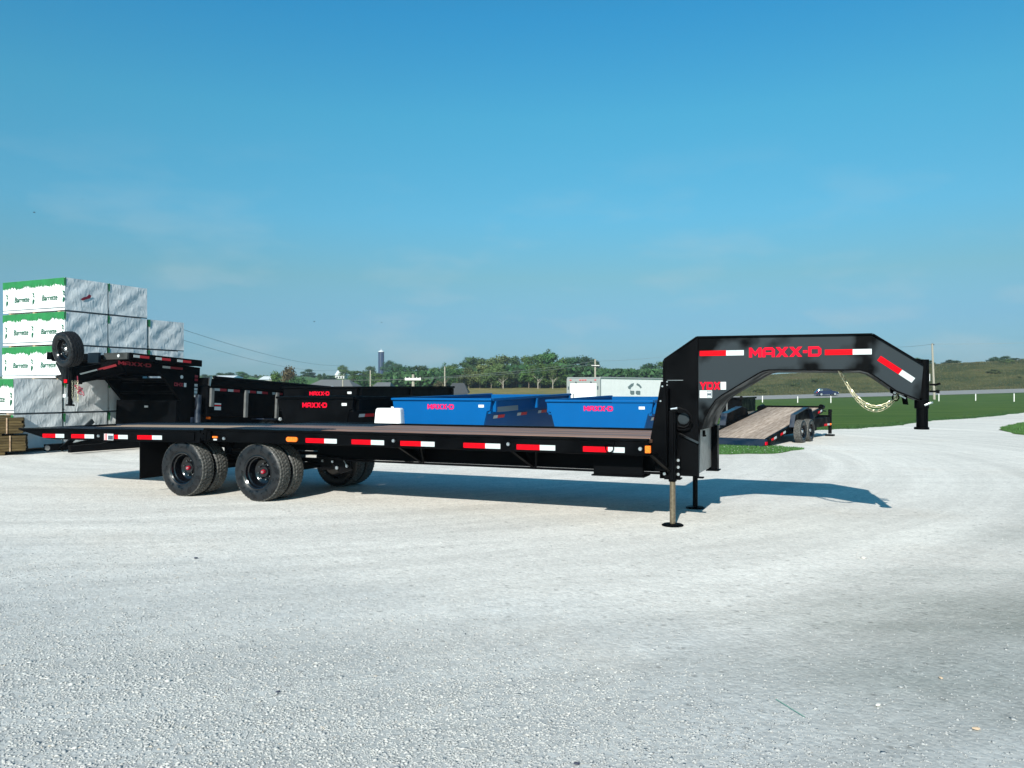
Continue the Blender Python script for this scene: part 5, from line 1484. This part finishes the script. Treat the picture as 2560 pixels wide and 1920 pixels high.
house('house', 'house with small grey roof left of the crossarm pole', 924, 974, 955, 972, 115, 8, 'roofgrey', .15)
house('house', 'house with dark grey roof beside the thin pole in front of the trees', 1112, 1172, 957, 985, 140, 8, 'roofdark', .25)
house('shed', 'long shed with pale metal roof among the far left trees', 528, 584, 938, 944, 300, 12, 'roofwhite', .05, cat='shed')
house('shed', 'small white shed left of the big near tree', 645, 682, 940, 949, 260, 10, 'roofwhite', .05, cat='shed')
house('barn', 'small white farm building on the hill beside the round tree', 836, 862, 926, 938, 420, 9, 'roofwhite', .1, cat='barn')

sx0 = (953 - 1280) / FPX * 560
silo = thing('silo', 'tall dark blue silo with white domed top above the far trees', 'silo', (sx0, 560, tz(sx0, 560)))
rs = 7.4 / FPX * 560
zt_ = CAM_H + (HZ - 880) / FPX * 560 - tz(sx0, 560)
MB().cyl((0, 0, -1), (0, 0, zt_), rs, n=28).build('shell', M['silo'], silo, smooth=True)
for k in range(7):
    MB().cyl((0, 0, 2 + k * zt_ / 8), (0, 0, 2.15 + k * zt_ / 8), rs + .04, n=28).build('hoop', M['silo'], silo)
MB().cyl((0, 0, zt_), (0, 0, zt_ + .5), rs + .1, n=28).cyl((0, 0, zt_ + .5), (0, 0, zt_ + 1.4), rs * .98, .35, 28).cyl((0, 0, zt_ + 1.4), (0, 0, zt_ + 2.3), .18, n=8).build('dome', M['roofwhite'], silo, smooth=True)
MB().bar((-.2, -rs - .1, 0), (-.2, -rs - .1, zt_), .35, .2, (1, 0, 0)).build('chute', M['wiredark'], silo)

# ================================================================== TREES
def crown_mesh(name, seed, n, leaf, lobes=10, flat=1.0, m='leaf', gap=.25):
    """Unit crown: x,y within about +-.5, z from 0 to 1; leaf clumps on many uneven lobes."""
    g = np.random.default_rng(seed)
    c = []
    for i in range(lobes):
        a = g.uniform(0, 2 * np.pi); z = g.uniform(.22, .84)
        rmax = .38 * np.sin(np.pi * min(.95, max(.12, z * .85 + .1))) ** .6
        c.append((np.cos(a) * g.uniform(.25, 1) * rmax, np.sin(a) * g.uniform(.25, 1) * rmax, z, g.uniform(.10, .20)))
    c.append((0, 0, .85, .14)); c.append((0, 0, .5, .22))
    c = np.array(c)
    k = g.choice(len(c), n, p=(c[:, 3] ** 2) / (c[:, 3] ** 2).sum())
    d = g.normal(size=(n, 3)); d /= np.linalg.norm(d, axis=1)[:, None]
    r = c[k, 3] * (g.random(n) ** .35) * g.uniform(.75, 1.18, n)
    p = c[k, :3] + d * r[:, None] * np.array([1.15, 1.15, .9])
    p[:, 2] = np.clip(p[:, 2], .02, 1.0)
    nrm = d + g.normal(0, .55, (n, 3)) + np.array([0, 0, .35]); nrm /= np.linalg.norm(nrm, axis=1)[:, None]
    t1 = np.cross(nrm, g.normal(size=(n, 3))); t1 /= np.linalg.norm(t1, axis=1)[:, None]
    t2 = np.cross(nrm, t1)
    s = leaf * g.uniform(.5, 1.3, n)[:, None]
    v = np.stack([p - t1 * s - t2 * s * .5, p + t1 * s * .9 - t2 * s * .6, p + t1 * s * .6 + t2 * s * .7, p - t1 * s * .5 + t2 * s * .6], 1).reshape(-1, 3)
    f = np.arange(n * 4).reshape(n, 4)
    tone = np.repeat(np.clip(.5 + .28 * g.normal(size=n) + (g.random(len(c))[k] - .5) * .5, 0, 1), 4)
    return fast_mesh(name, v, f, M[m], tone)
CROWN = {}
for m_ in ('leaf', 'leafdark', 'leafolive', 'leafbrown'):
    CROWN[m_] = [crown_mesh('crown', 11 * i + hash_, 3400, .025, 9 + 2 * i, m=m_) for i, hash_ in ((0, 3), (1, 8), (2, 21), (3, 40))]
SPARSE = [crown_mesh('crown', 77, 500, .03, 7, m='leafdark'), crown_mesh('crown', 78, 420, .03, 8, m='leafolive')]
def trunk_mesh(seed, m='bark'):
    rr = random.Random(seed)
    mb = MB()
    pts = [(0, 0, -.03), (rr.uniform(-.01, .01), 0, .18), (rr.uniform(-.03, .03), rr.uniform(-.03, .03), .42), (rr.uniform(-.05, .05), rr.uniform(-.05, .05), .72)]
    mb.tube(pts, [.024, .018, .013, .006], 7)
    for k in range(6):
        z = rr.uniform(.22, .55); a = rr.uniform(0, 6.28); L = rr.uniform(.18, .34)
        b0 = Vector(pts[1]).lerp(Vector(pts[2]), (z - .18) / .4)
        mb.tube([b0, b0 + Vector((math.cos(a) * L * .5, math.sin(a) * L * .5, L * .45)), b0 + Vector((math.cos(a) * L, math.sin(a) * L, L * .8))], [.010, .007, .003], 5)
    return mb.mesh('trunk', M[m])
TRUNK = [trunk_mesh(1), trunk_mesh(2), trunk_mesh(3, 'palebark')]
def tree(u, vt, d, wpx, label, group, leafm='leaf', low=.10, sparse=None, tk=None, vbase=None, name='tree'):
    x = (u - 1280) / FPX * d
    z0 = tz(x, d) if vbase is None else CAM_H - (vbase - HZ) / FPX * d
    H = CAM_H - (vt - HZ) / FPX * d - z0
    W = wpx / FPX * d
    t = thing(name, label, 'tree', (x, d, z0), (0, 0, random.uniform(0, 6.28)), group)
    cm = random.choice(CROWN[leafm]) if sparse is None else SPARSE[sparse]
    link('trunk', TRUNK[tk if tk is not None else random.randrange(2)], t, scale=(H * .9, H * .9, H * .95))
    link('crown', cm, t, (0, 0, H * low), scale=(W * 1.02, W * 1.02, H * (1.0 - low)))
    return t
# the wood behind the blue trailers: (u, top row, width, leaf kind), nearer ones last
wood_profile = [(1000, 912, 62, 'leafdark'), (1045, 910, 60, 'leafdark'), (1085, 916, 55, 'leaf'), (1128, 911, 62, 'leaf'), (1160, 900, 66, 'leaf'), (1182, 889, 60, 'leafdark'),
    (1205, 892, 64, 'leafolive'), (1232, 890, 58, 'leafolive'), (1262, 885, 62, 'leafolive'), (1288, 886, 52, 'leafdark'), (1312, 887, 58, 'leaf'), (1338, 882, 56, 'leaf'),
    (1362, 877, 58, 'leaf'), (1384, 879, 60, 'leaf'), (1412, 889, 60, 'leaf'), (1440, 890, 56, 'leafdark'), (1466, 887, 60, 'leafdark'), (1484, 894, 46, 'leafdark'),
    (1512, 918, 58, 'leafdark'), (1548, 919, 66, 'leafdark'), (1588, 926, 60, 'leaf'), (1622, 905, 70, 'leafdark'), (1660, 900, 70, 'leaf')]
kinds = {'leaf': 'mid green', 'leafdark': 'dark green', 'leafolive': 'olive green', 'leafbrown': 'brownish'}
G1 = 'trees of the wood behind the blue dump trailers'
ORD = 'first second third fourth fifth sixth seventh eighth ninth tenth eleventh twelfth thirteenth fourteenth fifteenth sixteenth seventeenth eighteenth nineteenth twentieth twenty-first twenty-second twenty-third twenty-fourth'.split()
place = lambda u: ('above the tall black dump trailer' if u < 1150 else 'above the first blue dump trailer' if u < 1300 else 'left of the cargo trailer' if u < 1400 else 'above the cargo trailer rear' if u < 1500 else 'above the cargo trailer side, left of the gooseneck' if u < 1664 else 'hidden behind the gooseneck upright')
for i, (u, vt, wd, k) in enumerate(wood_profile):
    tree(u, vt + 1, 205 + (i * 37 % 25), wd * 1.3, f'tall {kinds[k]} tree in the back row of the wood, {ORD[i]} from the left', G1, k, .04)
front_row = [(985, 925, 70, 'leafdark', 190), (1022, 930, 70, 'leaf', 186), (1066, 926, 64, 'leaf', 184), (1105, 930, 66, 'leafdark', 182), (1140, 922, 60, 'leaf', 180), (1172, 915, 62, 'leafolive', 178),
    (1200, 908, 66, 'leafolive', 176), (1228, 915, 62, 'leafolive', 174), (1256, 906, 56, 'leafolive', 176), (1292, 915, 60, 'leafdark', 182), (1322, 912, 56, 'leaf', 178), (1350, 902, 56, 'leaf', 176), (1378, 905, 58, 'leaf', 178),
    (1402, 915, 54, 'leaf', 180), (1430, 912, 50, 'leafdark', 184), (1458, 912, 54, 'leafdark', 184), (1535, 930, 60, 'leafdark', 186), (1572, 933, 60, 'leafdark', 188), (1608, 930, 60, 'leafdark', 188), (1645, 925, 60, 'leaf', 190)]
for i, (u, vt, wd, k, d) in enumerate(front_row):
    tree(u, vt, d, wd * 1.2, f'{kinds[k]} tree in the front row of the wood, {ORD[i]} from the left', G1, k, -.04)
for i, (u, vt, wd) in enumerate(((1258, 925, 30), (1345, 915, 36), (1382, 920, 34))):
    tree(u, vt, 172, wd, f'slim pale-trunked tree at the edge of the wood, {ORD[i]} from the left', G1, 'leaf', .30, 0 if u % 2 else 1, 2)
tree(1112, 902, 168, 34, 'sparse dark tree sticking up behind the thin pole', None, 'leaf', .25, 0)
tree(1372, 868, 215, 44, 'sparse topped tree rising highest above the wood', None, 'leaf', .3, 0)
# understorey of the wood, one dense bank of bushes
def bush_mass(name, us, ue, vt, d0, d1, n, m, leaf=.28):
    u = rng.uniform(us, ue, n); d = rng.uniform(d0, d1, n)
    x = (u - 1280) / FPX * d; z0 = terrain(x, d)
    zt = CAM_H - (np.interp(u, [p[0] for p in vt], [p[1] for p in vt]) - HZ) / FPX * d
    p = np.stack([x, d, z0 + (zt - z0) * rng.random(n) ** .9], 1)
    g = rng
    nrm = g.normal(size=(n, 3)) + np.array([0, -.6, .4]); nrm /= np.linalg.norm(nrm, axis=1)[:, None]
    t1 = np.cross(nrm, g.normal(size=(n, 3))); t1 /= np.linalg.norm(t1, axis=1)[:, None]; t2 = np.cross(nrm, t1)
    s = leaf * g.uniform(.5, 1.4, n)[:, None]
    v = np.stack([p - t1 * s - t2 * s, p + t1 * s - t2 * s, p + t1 * s + t2 * s, p - t1 * s + t2 * s], 1).reshape(-1, 3)
    tone = np.repeat(g.random(n), 4)
    return link(name, fast_mesh(name, v, np.arange(n * 4).reshape(n, 4), M[m], tone), kind='stuff')
bush_mass('undergrowth', 960, 1740, [(960, 935), (1150, 925), (1300, 915), (1420, 912), (1500, 925), (1740, 925)], 181, 200, 16000, 'leafdark', .34)
# scattered trees on the left hillside
G2 = 'trees on the far left hillside'
for u, vt, d, wd, k, lab in ((548, 931, 330, 34, 'leafdark', 'dark tree left of the pale shed roof'), (574, 930, 340, 40, 'leafdark', 'dark tree behind the pale shed roof'), (604, 928, 320, 42, 'leaf', 'rounded tree right of the pale shed roof'),
        (512, 935, 360, 26, 'leafdark', 'small tree beside the dump trailer nose column'), (641, 936, 380, 14, 'leafdark', 'thin distant tree between the sheds'),
        (690, 926, 125, 56, 'leaf', 'green bush-like tree at the left foot of the big tree'), (722, 911, 122, 66, 'leafbrown', 'big brownish green tree in front of the hillside'), (738, 938, 118, 60, 'leafdark', 'dark green tree at the right foot of the big tree'),
        (772, 922, 330, 42, 'leafdark', 'dense dark tree right of the big tree'), (800, 934, 300, 18, 'leaf', 'small light tree beside the dense dark one'), (810, 932, 310, 14, 'leafdark', 'small bare-looking tree on the field edge'),
        (826, 939, 280, 40, 'leafdark', 'low tree at the end of the field'), (856, 911, 380, 32, 'leaf', 'round lone tree on the hilltop'), (892, 925, 230, 62, 'leaf', 'bushy tree left of the silo'), (924, 914, 330, 40, 'leafdark', 'hill tree just left of the silo'),
        (974, 899, 420, 44, 'leafdark', 'tall tree at the foot of the silo'), (996, 908, 400, 36, 'leafdark', 'tree to the right of the silo'), (905, 938, 160, 60, 'leafdark', 'shrubby tree behind the thin brown pole'), (950, 932, 200, 70, 'leaf', 'broad tree below the silo')):
    tree(u, vt, d, wd * 1.15, lab, G2, k, .04 if d < 200 else .08)
tree(1098, 949, 150, 44, 'rusty orange bush tree left of the dark roof', None, 'leafbrown', .02)
# hilltop trees on the right bank
G3 = 'trees on top of the right bank'
for u, vt, d, wd, k, lab in ((2292, 893, 235, 34, 'leafdark', 'hilltop tree behind the coupler'), (2326, 900, 245, 24, 'leafdark', 'small hilltop tree left of the tall pole'), (2375, 898, 240, 30, 'leafdark', 'left half of the hilltop clump right of the tall pole'), (2392, 900, 242, 28, 'leafdark', 'right half of the hilltop clump right of the tall pole'),
        (2487, 891, 240, 28, 'leafdark', 'hilltop tree at the left of the far right clump'), (2510, 889, 242, 30, 'leafdark', 'tallest hilltop tree of the far right clump'), (2540, 894, 244, 40, 'leafdark', 'low hilltop tree at the right photo edge'), (2475, 897, 238, 24, 'leafdark', 'lowest hilltop tree of the far right clump')):
    tree(u, vt, d, wd * 1.3, lab, G3, k, .0)
bush_mass('far_treeline', 480, 1000, [(480, 944), (600, 946), (760, 945), (860, 943), (1000, 930)], 560, 620, 2500, 'leafdark', .9)

# shrubs scattered on the bank
for i, q in enumerate(sorted(random.uniform(.27, .66) for _ in range(7))):
    d = random.uniform(170, 205)
    x = q * d
    t = thing('shrub', f'low dark shrub on the weedy bank above the road, {ORD[i]} from the left', 'shrub', (x, d, tz(x, d) - .1), (0, 0, random.uniform(0, 6)), 'shrubs on the bank above the road')
    s = random.uniform(.9, 2.2)
    link('foliage', random.choice(CROWN['leafolive']), t, (0, 0, -.3 * s), scale=(s * 1.9, s * 1.9, s * .8))

# birds
def bird(u, v, d, span, label):
    p = pix(u, v, d)
    t = thing('bird', label, 'bird', p, (R(random.uniform(-20, 20)), R(random.uniform(-30, 30)), random.uniform(0, 6)), 'birds high in the sky')
    s = span
    MB().tube([(-.28 * s, 0, 0), (-.1 * s, 0, .01), (.12 * s, 0, .01), (.24 * s, 0, 0)], [.02 * s, .10 * s, .09 * s, .02 * s], 8).build('body', M['bird'], t, smooth=True)
    for sg in (1, -1):
        MB().add([(.12 * s, sg * .05 * s, 0), (.05 * s, sg * .28 * s, .10 * s), (-.06 * s, sg * .5 * s, .03 * s), (-.12 * s, sg * .25 * s, .08 * s), (-.14 * s, sg * .05 * s, 0),
                  (.12 * s, sg * .05 * s, .02 * s), (.05 * s, sg * .28 * s, .12 * s), (-.12 * s, sg * .25 * s, .10 * s), (-.14 * s, sg * .05 * s, .02 * s)],
                 [(0, 1, 3, 4), (1, 2, 3), (5, 6, 7, 8), (6, 2, 7), (0, 5, 8, 4)]).build('wing', M['bird'], t)
bird(86, 531, 60, .32, 'largest dark bird, high above the lumber stack'); bird(206, 499, 60, .18, 'tiny dark bird right of the largest one')
bird(786, 804, 70, .32, 'dark bird low over the left trees'); bird(954, 806, 70, .24, 'small dark bird straight above the silo')
# stray bits on the yard
def stone(u, v, s, m, label):
    d = CAM_H / ((v - HZ) / FPX); x = (u - 1280) / FPX * d
    bm = bmesh.new(); bmesh.ops.create_icosphere(bm, subdivisions=2, radius=s)
    rr = random.Random(u)
    for vv in bm.verts: vv.co = Vector((vv.co.x * 1.4, vv.co.y * .9, max(-.3 * s, vv.co.z * .55))) * rr.uniform(.85, 1.15)
    me = bpy.data.meshes.new('stone'); bm.to_mesh(me); bm.free(); me.materials.append(m)
    o = link('stone', me, None, (x, d, .012), (0, 0, rr.uniform(0, 6)))
    tag(o, label, 'stone', 'larger stones on the gravel')
ps = mat('pale_stone', (.62, .60, .55), .9, noise=(30, .1)); bs = mat('tan_stone', (.50, .38, .27), .9, noise=(30, .1)); ds = mat('dark_stone', (.03, .035, .06), .7)
stone(2158, 1397, .022, ps, 'pale stone lying alone on the right of the gravel'); stone(2195, 1768, .012, ps, 'white stone near the lower right of the gravel'); stone(2352, 1700, .009, bs, 'tan stone on the right of the gravel')
stone(2440, 1828, .012, bs, 'larger tan stone at the lower right corner'); stone(1441, 1916, .009, ds, 'dark stone at the bottom edge of the gravel'); stone(695, 1735, .008, ds, 'dark blue stone in the loose gravel at lower left'); stone(490, 1398, .012, ds, 'dark stone on the left of the gravel')
tw = []
for k in range(7):
    d = CAM_H / ((1755 + k * 7.5 - HZ) / FPX); tw.append(((1940 + k * 12 - 1280) / FPX * d, d, .014))
tag(MB().tube(tw, .0016, 5).build('twine', mat('green_twine', (.12, .30, .22), .7)), 'thin green strand of twine lying on the gravel', 'twine')

# ------------------------------------------------------------------ summer haze
hz_ = MB().box(-905, 905, -205, 1205, -4.6, 48).build('haze', bpy.data.materials.new('air'), kind='stuff')
hm = hz_.data.materials[0]; hm.use_nodes = True
hn = hm.node_tree.nodes; hn.clear()
ho = hn.new('ShaderNodeOutputMaterial'); hv = hn.new('ShaderNodeVolumePrincipled')
hv.inputs['Color'].default_value = (.72, .86, 1.0, 1)
hv.inputs['Density'].default_value = .00036
hv.inputs['Anisotropy'].default_value = .2
hm.node_tree.links.new(hv.outputs['Volume'], ho.inputs['Volume'])
